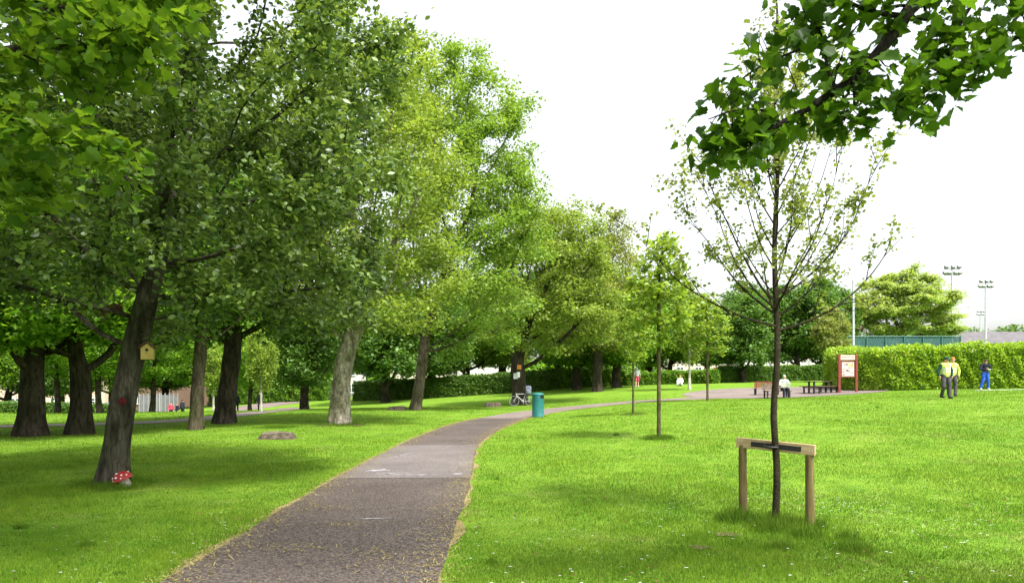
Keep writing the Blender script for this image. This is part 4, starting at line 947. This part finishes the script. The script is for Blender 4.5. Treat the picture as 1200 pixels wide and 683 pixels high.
def bench(px, d, rz, label, mt_):
    b = at(px, d); root = empty('park_bench', b, rz); tag(root, label, 'bench')
    m = MB()
    for k in range(4): m.box((0, -.15 + k * .12, .43), (1.6, .10, .035), 0, None, .005)
    m.build('seat', M[mt_], root)
    m = MB()
    for k in range(3): m.box((0, .29 + k * .03, .56 + k * .13), (1.6, .03, .10), 0, (R(-12), 0))
    m.build('backrest', M[mt_], root)
    for t in (-1, 1):
        m = MB(); m.box((t * .68, -.15, .21), (.07, .07, .42)); m.box((t * .68, .24, .21), (.07, .07, .42)); m.box((t * .68, .05, .39), (.06, .48, .05)); m.tube([(t * .68, .27, .4), (t * .68, .37, .86)], .03, 6); m.build('leg', M['dark'], root)
    return root
bench(911, 40.3, R(6), 'dark park bench the old man sits on, partly behind the staked trunk', 'table')
bench(898, 43.6, R(-30), 'reddish park bench left of the old man on the paved area', 'redbrown')

# ------------------------------------------------------------------ people
def remesh(parts, name, m, parent, vox=.012, smooth=True):
    mb = MB()
    for p in parts:
        if p[0] == 'c':
            a, c_, ra, rb = Vector(p[1]), Vector(p[2]), p[3], p[4]
            t = (c_ - a); l = t.length or 1e-4; u = t / l
            pts = [a - u * ra * .96, a - u * ra * .6, a, c_, c_ + u * rb * .6, c_ + u * rb * .96]; rr = [ra * .25, ra * .8, ra, rb, rb * .8, rb * .25]
            mb.tube(pts, rr, 12)
        else: mb.ball(p[1], p[2], p[3], 16)
    o = mb.build(name, m, parent, smooth=True)
    md = o.modifiers.new('r', 'REMESH'); md.mode = 'VOXEL'; md.voxel_size = vox; md.use_smooth_shade = True
    ms_ = o.modifiers.new('s', 'SMOOTH'); ms_.iterations = 3; ms_.factor = .5
    dg = bpy.context.evaluated_depsgraph_get(); me = bpy.data.meshes.new_from_object(o.evaluated_get(dg)); old = o.data
    o.modifiers.clear(); o.data = me; bpy.data.meshes.remove(old)
    if not me.materials: me.materials.append(m)
    return o
def person(loc, rz, label, J, top, legs, shoe, hair, hat=None, vest=None, shorts=False, H=1.0, sleeves=True, vox=.011, bald=False, group=None):
    """J: joints in metres for a 1.75 m figure facing -Y"""
    root = empty('person', loc, rz); root.scale = (H, H, H); tag(root, label, 'person', group)
    j = {k: Vector(v) for k, v in J.items()}
    hd = j['head']; look = Vector(J.get('look', (0, -1, 0))).normalized(); sd_ = look.cross(Vector((0, 0, 1))).normalized(); upv = sd_.cross(look)
    def hp(x, y, z): return hd + sd_ * x + look * y + upv * z
    P = [('c', j['hip'] + Vector((-.07, 0, 0)), j['hip'] + Vector((.07, 0, 0)), .115, .115), ('c', j['hip'], j['chest'], .12, .13), ('c', j['shL'] * .65 + j['shR'] * .35, j['shR'] * .65 + j['shL'] * .35, .105, .105),
         ('c', j['shL'], j['shR'], .07, .07), ('c', (j['shL'] + j['shR']) / 2, hd - upv * .06, .058, .052),
         ('b', hp(0, -.005, .03), .092, (.86, 1.02, 1.12)), ('c', hp(0, .03, -.07), hp(0, .055, -.085), .048, .035), ('c', hp(0, .085, .0), hp(0, .108, -.025), .009, .014),
         ('c', hp(.078, -.005, .015), hp(.082, -.01, -.02), .014, .011), ('c', hp(-.078, -.005, .015), hp(-.082, -.01, -.02), .014, .011)]
    for s_ in 'LR':
        P += [('c', j['sh' + s_], j['el' + s_], .052, .042), ('c', j['el' + s_], j['wr' + s_], .041, .027),
              ('c', j['hp' + s_], j['kn' + s_], .085, .055), ('c', j['kn' + s_], j['kn' + s_] * .6 + j['an' + s_] * .4, .053, .055), ('c', j['kn' + s_] * .6 + j['an' + s_] * .4, j['an' + s_], .055, .036)]
        w_ = j['wr' + s_]; d_ = (w_ - j['el' + s_]).normalized(); sx = Vector((1, 0, 0)) if s_ == 'R' else Vector((-1, 0, 0))
        fw = Vector((0, -1, 0)) - d_ * Vector((0, -1, 0)).dot(d_); fw = fw.normalized() if fw.length > .2 else Vector((1, 0, 0)); nn = d_.cross(fw)
        P.append(('c', w_ + d_ * .03 + fw * .018, w_ + d_ * .075 + fw * .02, .024, .022)); P.append(('c', w_ + d_ * .03 - fw * .014, w_ + d_ * .075 - fw * .018, .024, .022))
        for q, (o_, l_) in enumerate(((.032, .062), (.011, .072), (-.011, .068), (-.032, .052))):
            a = w_ + d_ * .085 + fw * o_; c_ = a + d_ * l_ * .55 + nn * .006; e_ = c_ + d_ * l_ * .35 + nn * .02; P += [('c', a, c_, .010, .0095), ('c', c_, e_, .0095, .008)]
        a = w_ + d_ * .03 + fw * .03; c_ = a + d_ * .035 + fw * .028; P += [('c', a, c_, .013, .011), ('c', c_, c_ + d_ * .03 + nn * .006, .011, .009)]
        ft = j['an' + s_]; P.append(('c', ft + Vector((0, .02, -.035)), ft + Vector((0, -.14, -.045)), .035, .028))
    remesh(P, 'body', M['skin'], root, vox)
    # clothes follow the body
    T = [('c', j['hip'] + Vector((0, 0, .06)), j['chest'], .150, .155), ('c', j['shL'] * .7 + j['shR'] * .3, j['shR'] * .7 + j['shL'] * .3, .122, .122), ('c', j['shL'], j['shR'], .085, .085), ('c', j['hip'] + Vector((-.05, 0, .04)), j['hip'] + Vector((.05, 0, .04)), .132, .132)]
    for s_ in 'LR':
        T += [('c', j['sh' + s_], j['el' + s_], .068, .056)]
        if sleeves: T += [('c', j['el' + s_], j['wr' + s_] * .93 + j['el' + s_] * .07, .056, .040)]
    remesh(T, 'top', top, root, vox * 1.2)
    Lg = [('c', j['hip'] + Vector((-.07, 0, 0)), j['hip'] + Vector((.07, 0, 0)), .132, .132)]
    for s_ in 'LR':
        if shorts: Lg += [('c', j['hp' + s_], j['kn' + s_] * .85 + j['hp' + s_] * .15, .105, .088)]
        else: Lg += [('c', j['hp' + s_], j['kn' + s_], .105, .076), ('c', j['kn' + s_], j['an' + s_] + Vector((0, 0, .02)), .076, .066)]
    remesh(Lg, 'trousers' if not shorts else 'shorts', legs, root, vox * 1.2)
    for s_ in 'LR':
        ft = j['an' + s_]; remesh([('c', ft + Vector((0, .03, -.035)), ft + Vector((0, -.15, -.045)), .045, .036), ('c', ft + Vector((0, .02, 0)), ft + Vector((0, .02, -.03)), .043, .045)], 'shoe', shoe, root, vox)
    if not bald: remesh([('b', hp(0, -.018, .052), .098, (.9, 1.0, 1.02)), ('b', hp(0, -.05, .01), .085, (.9, .8, 1.0))], 'hair', hair, root, vox)
    if hat: remesh([('b', hp(0, -.008, .085), .105, (.96, 1.05, .66)), ('c', hp(-.045, .08, .072), hp(.045, .08, .072), .020, .020), ('c', hp(-.03, .115, .066), hp(.03, .115, .066), .014, .014)], 'cap', hat, root, vox)
    for s_ in (-1, 1): MB().ball(hp(s_ * .032, .080, .012), .010, (1, 1, 1), 8).build('eye', M['dark'], root, True)
    mb = MB(); mb.tube([hp(-.022, .088, -.05), hp(0, .094, -.052), hp(.022, .088, -.05)], .005, 5); mb.build('mouth', M['redbrown'], root, True)
    if vest:
        v = remesh([('c', j['hip'] + Vector((0, 0, .06)), j['chest'], .172, .178), ('c', j['shL'] * .78 + j['shR'] * .22, j['shR'] * .78 + j['shL'] * .22, .136, .136)], 'vest', vest, root, vox * 1.2)
        m = MB()
        for z in (.16, .28):
            c_ = j['hip'] + Vector((0, 0, z)); m.lathe(c_, [(.1795, -.022), (.1795, .022)], 28)
        m.build('reflective_band', M['silver'], v)
        m = MB()
        for s_ in (-1, 1): m.tube([j['hip'] + Vector((s_ * .09, -.158, .18)), j['chest'] + Vector((s_ * .095, -.158, .0)), (j['shL'] + j['shR']) / 2 + Vector((s_ * .11, -.11, .075))], .016, 6)
        m.build('reflective_strap', M['silver'], v)
    return root
def cloth(name, c, c2=None): M[name] = mat(name, c, .85, .2, c2 or tuple(min(1, x * 1.35 + .005) for x in c), 7, .3, 30); return M[name]
M['silver'] = mat('silver', (.62, .63, .60), .4, .5)
hiv = mat('hivis', (.55, .66, .12), .8, .2, (.66, .76, .20), 6); green = cloth('green_jumper', (.012, .045, .04)); charcoal = cloth('charcoal', (.045, .042, .048)); navy = cloth('navy', (.012, .014, .028)); blue = cloth('blue_trk', (.02, .075, .42)); blk = M['dark']; wht = M['white']
grey = cloth('grey_cloth', (.42, .44, .45)); beige = cloth('beige', (.58, .55, .50)); pink = cloth('pink_shorts', (.42, .07, .11)); hgrey = mat('hair_grey', (.42, .41, .39), .9); hbrown = mat('hair_brown', (.05, .03, .018), .9); hging = mat('hair_ginger', (.40, .15, .05), .9); red_t = cloth('red_top', (.42, .05, .07)); dk = cloth('dark_cloth', (.02, .022, .03))
STAND = dict(hip=(0, 0, .96), chest=(0, .0, 1.24), shL=(-.185, 0, 1.40), shR=(.185, 0, 1.40), head=(0, -.02, 1.62), elL=(-.25, .03, 1.12), elR=(.25, .03, 1.12), wrL=(-.26, -.04, .87), wrR=(.26, -.04, .87),
             hpL=(-.09, 0, .90), hpR=(.09, 0, .90), knL=(-.11, -.02, .50), knR=(.11, -.02, .50), anL=(-.12, .02, .09), anR=(.12, .02, .09))
WALK = dict(STAND, head=(0, -.05, 1.60), look=(.05, -1, -.28), shL=(-.19, -.01, 1.39), shR=(.19, -.01, 1.39), elL=(-.31, .05, 1.16), elR=(.31, .05, 1.16), wrL=(-.27, .0, .95), wrR=(.28, .0, .95), knL=(-.15, -.10, .51), knR=(.14, -.06, .50), anL=(-.10, .10, .12), anR=(.07, -.16, .09))
person(at(1108, 28.5), R(4), 'man in yellow hi-vis vest, green cap and dark trousers walking over the lawn', WALK, green, charcoal, blk, hbrown, hat=green, vest=hiv, H=1.0)
person(at(1115.5, 30.6), R(-12), 'ginger haired man in hi-vis hidden mostly behind the capped man', dict(WALK, head=(.02, -.04, 1.62)), hiv, charcoal, blk, hging, vest=hiv, H=1.0)
PHONE = dict(STAND, head=(0, -.06, 1.58), look=(-.3, -1, -.5), chest=(0, .03, 1.22), elL=(-.30, -.06, 1.16), elR=(.31, -.04, 1.14), wrL=(-.08, -.27, 1.18), wrR=(.07, -.28, 1.14), knL=(-.15, -.05, .49), knR=(.15, -.03, .50), anL=(-.26, .02, .09), anR=(.16, .02, .09))
pc_ = at(1154.5, 39); person(pc_, R(-5), 'man in dark hoodie and bright blue tracksuit bottoms looking down at his hands', PHONE, navy, blue, wht, hbrown, H=1.0)
m = MB(); m.box((0, 0, 0), (.13, .07, .05), .2, None, .01); ph = m.build('camera_device', M['galv']); ph.location = pc_ + Vector((-.005, -.37, 1.15)); tag(ph, 'small pale device held by the man in blue bottoms', 'device')
SIT = dict(hip=(0, .05, .52), chest=(0, .04, .82), shL=(-.19, .02, 1.0), shR=(.19, .02, 1.0), head=(0, -.03, 1.21), elL=(-.27, -.08, .76), elR=(.27, -.08, .76), wrL=(-.13, -.30, .70), wrR=(.13, -.30, .70),
           hpL=(-.09, .0, .53), hpR=(.09, .0, .53), knL=(-.13, -.42, .52), knR=(.13, -.42, .52), anL=(-.13, -.42, .09), anR=(.14, -.40, .09), look=(-.5, -1, -.3))
sp_ = at(918.5, 40.2); person(sp_ + Vector((0, -.05, 0)), R(-6), 'white haired man in pale shirt and dark trousers sitting on the bench', SIT, grey, navy, blk, hgrey)
m = MB(); m.add([(-.26, 0, 0), (0, .05, -.03), (.26, 0, 0), (-.26, .02, .30), (0, .07, .27), (.26, .02, .30)] + [(-.26, .008, 0), (0, .058, -.03), (.26, .008, 0), (-.26, .028, .30), (0, .078, .27), (.26, .028, .30)],
             [(0, 1, 4, 3), (1, 2, 5, 4), (6, 9, 10, 7), (7, 10, 11, 8), (0, 3, 9, 6), (2, 8, 11, 5), (3, 4, 10, 9), (4, 5, 11, 10), (0, 6, 7, 1), (1, 7, 8, 2)])
nw = m.build('newspaper', M['white']); nw.location = sp_ + Vector((-.06, -.46, .62)); nw.rotation_euler = (R(28), 0, R(-6)); tag(nw, 'open white newspaper on the lap of the sitting old man', 'newspaper')
person(at(746.5, 60), R(172), 'person in pale grey top and red shorts walking away behind the slim sapling', dict(STAND, knR=(.1, .06, .5), anR=(.1, .2, .12)), grey, pink, wht, hgrey, shorts=True, H=.98, vox=.016, sleeves=False)
FLOOR = dict(SIT, hip=(0, .05, .14), chest=(0, .06, .42), shL=(-.16, .04, .58), shR=(.16, .04, .58), head=(0, 0, .78), elL=(-.24, -.04, .36), elR=(.24, -.04, .36), wrL=(-.2, -.26, .3), wrR=(.2, -.26, .3), hpL=(-.09, 0, .14), hpR=(.09, 0, .14), knL=(-.2, -.36, .38), knR=(.2, -.36, .38), anL=(-.15, -.55, .09), anR=(.18, -.55, .09), look=(-.6, -1, -.2))
person(at(797, 58), R(-20), 'small figure in white sitting on the grass by the white birch', FLOOR, beige, grey, dk, hging, vox=.016)
for px, d, rz, tp_, lg_, h_, lab in [(200.5, 64, 20, red_t, dk, .86, 'child in pinkish red top by the side path, left of two dark figures'), (207.5, 64.5, -30, navy, dk, .80, 'dark dressed child beside the one in red'),
                              (214, 63.5, 160, dk, navy, .98, 'dark dressed adult standing right of the two children'), (277, 60, 190, dk, navy, 1.0, 'dark dressed figure standing behind the low spreading tree'),
                              (304.5, 62, 10, dk, charcoal, 1.0, 'dark figure behind the thin young birch')]:
    person(at(px, d), R(rz), lab, STAND, tp_, lg_, blk, hbrown, H=h_, vox=.016, group='people beyond the side path')

# ------------------------------------------------------------------ poles, fence, buildings
def pole(px, d, ztop, r0, label, heads):
    b = at(px, d); root = empty('floodlight' if heads else 'lamp_post', b); tag(root, label, 'floodlight' if heads else 'pole', 'floodlight masts of the sports pitch' if heads else None)
    h = ztop - b.z; m = MB(); m.tube([(0, 0, -.2), (0, 0, h * .5), (0, 0, h)], [r0, r0 * .85, r0 * .7], 12); m.build('pole', M['galv'], root, True)
    if heads:
        m = MB(); m.box((0, 0, h), (2.0, .1, .1)); m.box((0, 0, h + .75), (2.0, .1, .1)); m.tube([(0, 0, h), (0, 0, h + .9)], .07, 8); m.build('crossarm', M['lamp_grey'], root)
        for zz in (.12, .87):
            for x in ((-.95, -.4, .4, .95) if zz < .5 else (-.75, .1, .85)):
                hd = MB(); hd.box((0, 0, 0), (.50, .34, .30), 0, (R(-30), 0), .04); q = hd.build('lamp_head', M['lamp_grey'], root); q.location = (x, -.12, h + zz + .12)
                gl = MB(); gl.box((0, -.175, 0), (.42, .012, .24), 0); k = gl.build('lens', M['lens'], q); k.rotation_euler = (R(-30), 0, 0)
    else:
        m = MB(); m.lathe((0, 0, h), [(r0 * .9, 0), (r0 * .9, .08), (.02, .14)], 12); m.build('cap', M['galv'], root)
pole(1115.5, 86, hz(322, 86), .17, 'tall floodlight mast with lamp cluster, left and nearer of the two', True)
pole(1155, 104, hz(337, 104), .17, 'floodlight mast just right of the nearest mast', True)
pole(1149, 190, hz(369, 190), .2, 'tiny distant floodlight mast behind the right mast', True)
pole(1000, 52, hz(330, 52), .10, 'plain white pole rising behind the notice board', False)
pole(187, 50, hz(463, 50), .04, 'thin short white post on the far left lawn', False)
M['net'] = bpy.data.materials.new('net'); M['net'].use_nodes = True
t = M['net'].node_tree; bs = t.nodes['Principled BSDF']; bs.inputs['Base Color'].default_value = (.03, .10, .095, 1); bs.inputs['Roughness'].default_value = .8
tr = t.nodes.new('ShaderNodeBsdfTransparent'); ms = t.nodes.new('ShaderNodeMixShader'); ms.inputs[0].default_value = .62
t.links.new(tr.outputs[0], ms.inputs[1]); t.links.new(bs.outputs[0], ms.inputs[2]); t.links.new(ms.outputs[0], t.nodes['Material Output'].inputs['Surface'])
M['teal'] = mat('teal', (.04, .15, .13), .5, .4)
x0, x1, yf = 29.5, 39.4, 60.0; zt = hz(394, 60); fz = gz(34, 60)
fn = empty('sports_fence', (x0, yf, fz)); tag(fn, 'high green mesh fence of the sports pitch behind the bright hedge', 'fence')
m = MB(); m.box(((x1 - x0) / 2, 0, (zt - fz) / 2), (x1 - x0, .02, zt - fz - .1)); m.build('netting', M['net'], fn)
for k in range(7):
    m = MB(); x = k * (x1 - x0) / 6; m.tube([(x, -.08, -.2), (x, -.08, zt - fz + .05)], .04, 8); m.build('post', M['teal'], fn)
m = MB(); m.tube([(0, -.05, zt - fz), (x1 - x0, -.05, zt - fz)], .035, 6); m.tube([(0, -.05, (zt - fz) * .55), (x1 - x0, -.05, (zt - fz) * .55)], .025, 6); m.build('rail', M['teal'], fn)
o = flat_sign('banner', 1053.5, 411, 59.7, 1.75, .75, 'orange', 'plain orange banner on the green fence above the hedge', 'banner')

def house(px, d, wd, dep, eave, ridge, wall, roof, label, rz=0, nwin=3, storeys=2, base=None, chim=2, door=True):
    b = at(px, d); root = empty('house', b, rz); tag(root, label, 'house')
    m = MB(); m.box((0, 0, eave / 2 - .5), (wd, dep, eave + 1)); 
    for s_ in (-1, 1): m.add([(s_ * wd / 2, -dep / 2, eave), (s_ * wd / 2, dep / 2, eave), (s_ * wd / 2, 0, ridge)], [(0, 1, 2)])
    m.build('wall', M[wall], root)
    m = MB(); o_ = .35; sl_ = (ridge - eave) / (dep / 2)
    for s_ in (-1, 1):
        e = [(-wd / 2 - .25, s_ * (dep / 2 + o_), eave - sl_ * o_), (wd / 2 + .25, s_ * (dep / 2 + o_), eave - sl_ * o_), (wd / 2 + .25, 0, ridge), (-wd / 2 - .25, 0, ridge)]
        m.add([(x, y, z + .02) for x, y, z in e] + [(x, y, z + .16) for x, y, z in e], [(0, 1, 2, 3), (4, 5, 6, 7), (0, 1, 5, 4), (1, 2, 6, 5), (2, 3, 7, 6), (3, 0, 4, 7)])
    rf = m.build('roof', M[roof], root)
    for k in range(chim):
        m = MB(); x = (-.5 + k) * wd * .8 if chim > 1 else 0; m.box((x, 0, ridge + .3), (.9, .5, 1.3)); m.tube([(x - .2, 0, ridge + .9), (x - .2, 0, ridge + 1.25)], .1, 8); m.tube([(x + .2, 0, ridge + .9), (x + .2, 0, ridge + 1.25)], .1, 8); m.build('chimney', M['brick'], rf)
    for s in range(storeys):
        for k in range(nwin):
            x = (k + .5) / nwin * wd - wd / 2; z = 1.5 + s * 2.7
            if door and s == 0 and k == nwin // 2:
                m = MB(); m.box((x, -dep / 2 - .02, 1.05), (.95, .06, 2.1)); m.build('door', M['redbrown'], root); continue
            m = MB(); m.box((x, -dep / 2 - .015, z), (1.1, .05, 1.2)); wn = m.build('window', M['glass'], root)
            m = MB()
            for q in ((-.55, 0, .07, 1.27), (.55, 0, .07, 1.27), (0, 0, .06, 1.2)): m.box((x + q[0], -dep / 2 - .05, z), (q[2], .06, q[3]))
            for q in (-.6, .6, .2): m.box((x, -dep / 2 - .052, z + q), (1.17, .064, .07))
            m.build('frame', M['white'], wn)
            m = MB(); m.box((x, -dep / 2 - .08, z - .67), (1.35, .16, .06)); m.build('sill', M['galv'], wn)
    return root
house(915, 112, 16, 8, 5.2, 8, 'render_white', 'slate', 'white rendered house glimpsed behind the dark trees right of centre', R(4), 5)
house(975, 118, 12, 8, 5.2, 8, 'render_white', 'slate', 'second white house behind the hedge, left of the notice board', R(-3), 4)
house(820, 116, 12, 8, 5.0, 7.6, 'render_cream', 'slate', 'cream house glimpsed behind the lime saplings', R(2), 4)
house(575, 104, 9, 8, 5.6, 9.2, 'render_white', 'slate', 'house with slate roof glimpsed left of the forked bicycle tree', R(-4), 3)
house(500, 108, 10, 8, 5.4, 8.4, 'render_cream', 'tile', 'cream house behind the slim trunk of the tall ash', 0, 3)
house(385, 110, 11, 8, 5.4, 8.6, 'render_white', 'slate', 'white gabled house behind the pale forked trunk', R(6), 4)
house(300, 116, 12, 8, 5.4, 8.4, 'brick', 'tile', 'brick house behind the rounded green hedge', 0, 4)
house(190, 104, 11, 8, 5.4, 8.4, 'brick', 'slate', 'brick house above the grey panel fence', R(-3), 4)
house(95, 100, 11, 8, 5.2, 8.2, 'render_pink', 'tile', 'pinkish house between the two thick trunks and the bird box tree', R(3), 4)
house(5, 98, 12, 8, 5.2, 8.2, 'render_pink', 'slate', 'pinkish house at the far left behind the parked cars', 0, 4)
# sports hall roof at the right edge and the tree line behind it
hb = at(1200, 135); hall = empty('sports_hall', hb); tag(hall, 'long low building with plain grey roof at the right edge above the hedge', 'building')
zr = hz(388.5, 135) - hb.z; ze = hz(401, 130) - hb.z
m = MB(); m.box((2, 0, ze / 2 - .3), (36, 12, ze)); m.build('wall', M['render_cream'], hall)
m = MB(); m.add([(-16.5, -6.5, ze - .3), (20.5, -6.5, ze - .3), (20.5, 6.5, ze - .3), (-16.5, 6.5, ze - .3), (-15.5, 0, zr), (20.5, 0, zr)], [(0, 1, 5, 4), (3, 4, 5, 2), (0, 4, 3), (1, 2, 5), (0, 3, 2, 1)]); m.build('roof', M['roof_grey'], hall)
for k in range(6):
    m = MB(); m.box((-12 + k * 5.4, -6.03, ze * .55), (2.2, .08, 1.2)); m.build('window', M['glass'], hall)
rs = np.random.RandomState(77); n = 26000; u = rs.rand(n); X = 60 + u * 190; Hh = hz(386, 250) + 1.2 * np.sin(u * 40) + .8 * np.sin(u * 91)
P = np.stack([X, 250 + rs.randn(n) * 3, 2 + (Hh - 2) * rs.rand(n) ** .4 + rs.rand(n) * .4], -1)
tag(leaves('distant_woodland', P, 1.0, M['lf_dark'], 'quad', None, .5, rs), 'thin line of far trees on the horizon at the right edge', 'woodland', kind='stuff')
n = 60000; u = rs.rand(n); X = -190 + u * 250; Hh = 9 + 2 * np.sin(u * 30) + 1.5 * np.sin(u * 71)
P = np.stack([X, 150 + rs.randn(n) * 4, -4 + (Hh + 4) * rs.rand(n) ** .7 + rs.rand(n)], -1)
tag(leaves('distant_woodland', P, 1.1, M['lf_chest'], 'quad', None, .5, rs), 'far green tree mass filling the gaps under the canopy on the left', 'woodland', kind='stuff')
# road with cars on the left, grey panel fence
rd = catmull([(-110, 62, 3), (-60, 60, 3), (-45, 61, 3), (-30, 68, 3), (-20, 82, 3), (-10, 95, 3)], 10); ribbon('road', rd, M['far_asphalt'], .02, 0, 0, 5, 8)
def car(px, d, rz, paint, label):
    b = at(px, d); root = empty('parked_car', b + Vector((0, 0, .02)), rz); tag(root, label, 'car', 'cars parked on the road at the left')
    prof = [(-2.05, .35), (-2.1, .62), (-2.0, .82), (-1.2, .92), (-.55, 1.40), (.75, 1.45), (1.55, .98), (2.0, .9), (2.08, .6), (2.0, .32)]
    V = []; n = len(prof)
    for y, inset in ((-.86, 0), (-.84, .02), (.84, .02), (.86, 0)):
        for x, z in prof: V.append((x * (1 - .0), y * (1 - max(0, z - .9) * .35), z))
    Fc = [(k * n + i, k * n + (i + 1) % n, (k + 1) * n + (i + 1) % n, (k + 1) * n + i) for k in range(3) for i in range(n)] + [tuple(range(n)), tuple(3 * n + i for i in range(n))[::-1]]
    m = MB(); m.add(V, Fc); bd = m.build('body', paint, root)
    def yy(z): return .865 * (1 - max(0, z - .9) * .35)
    for s_ in (-1, 1):
        for wi in ([(-1.0, .96), (-.5, 1.33), (.0, 1.35), (.0, .96)], [(.08, .96), (.08, 1.35), (.68, 1.37), (1.25, .98)]):
            m = MB(); k = len(wi); m.add([(x, s_ * (yy(z) + .006), z) for x, z in wi] + [(x, s_ * (yy(z) - .01), z) for x, z in wi], [tuple(range(k)), tuple(range(k, 2 * k))] + [(i, (i + 1) % k, k + (i + 1) % k, k + i) for i in range(k)]); m.build('side_window', M['glass'], root)
        for x in (-1.3, 1.25):
            m = MB(); m.lathe((0, 0, 0), [(.31, -.1), (.33, -.07), (.33, .07), (.31, .1)], 20, Matrix.Rotation(R(90), 4, 'X')); wl_ = m.build('wheel', M['rubber'], root); wl_.location = (x, s_ * .78, .32)
            m = MB(); m.lathe((0, 0, 0), [(.19, -.105), (.19, .105)], 14, Matrix.Rotation(R(90), 4, 'X')); m.build('rim', M['steel'], wl_)
        m = MB(); m.box((-2.06, s_ * .62, .7), (.08, .3, .14), 0, None, .02); m.build('headlight', M['white'], root)
        m = MB(); m.box((2.04, s_ * .66, .78), (.06, .22, .16), 0, None, .02); m.build('tail_light', M['red'], root)
    m = MB(); m.add([(-1.18, -.76, .945), (-1.18, .76, .945), (-.58, .68, 1.395), (-.58, -.68, 1.395)], [(0, 1, 2, 3)]); m.build('windscreen', M['glass'], root)
    m = MB(); m.add([(1.52, -.74, 1.02), (1.52, .74, 1.02), (.80, .68, 1.445), (.80, -.68, 1.445)], [(0, 1, 2, 3)]); m.build('rear_window', M['glass'], root)
    return root
pb = mat('paint_blue', (.30, .42, .52), .25, .6); pw = mat('paint_white', (.75, .76, .77), .25, .6); pr_ = mat('paint_silver', (.48, .5, .52), .25, .6, metal=.4)
car(6, 58, R(3), pb, 'pale blue car parked at the far left edge behind the low hedge'); car(72, 59, R(2), pw, 'white car parked right of the pale blue one, between thick trunks'); car(118, 60, R(-4), pr_, 'silver car parked nearest the bird box tree')
pf = at(163, 72); pe = at(208, 75); fl = (pe - pf).length; pfn = empty('panel_fence', pf, math.atan2(pe.y - pf.y, pe.x - pf.x)); tag(pfn, 'pale grey panel fence behind the children on the left', 'fence')
np_ = 9
for k in range(np_ + 1):
    m = MB(); m.box((k * fl / np_, 0, 1.05), (.1, .1, 2.3)); m.build('post', M['lamp_grey'], pfn)
for k in range(np_):
    m = MB(); m.box(((k + .5) * fl / np_, 0, 1.05), (fl / np_ - .12, .04, 1.9)); m.build('panel', M['fence_grey'], pfn)
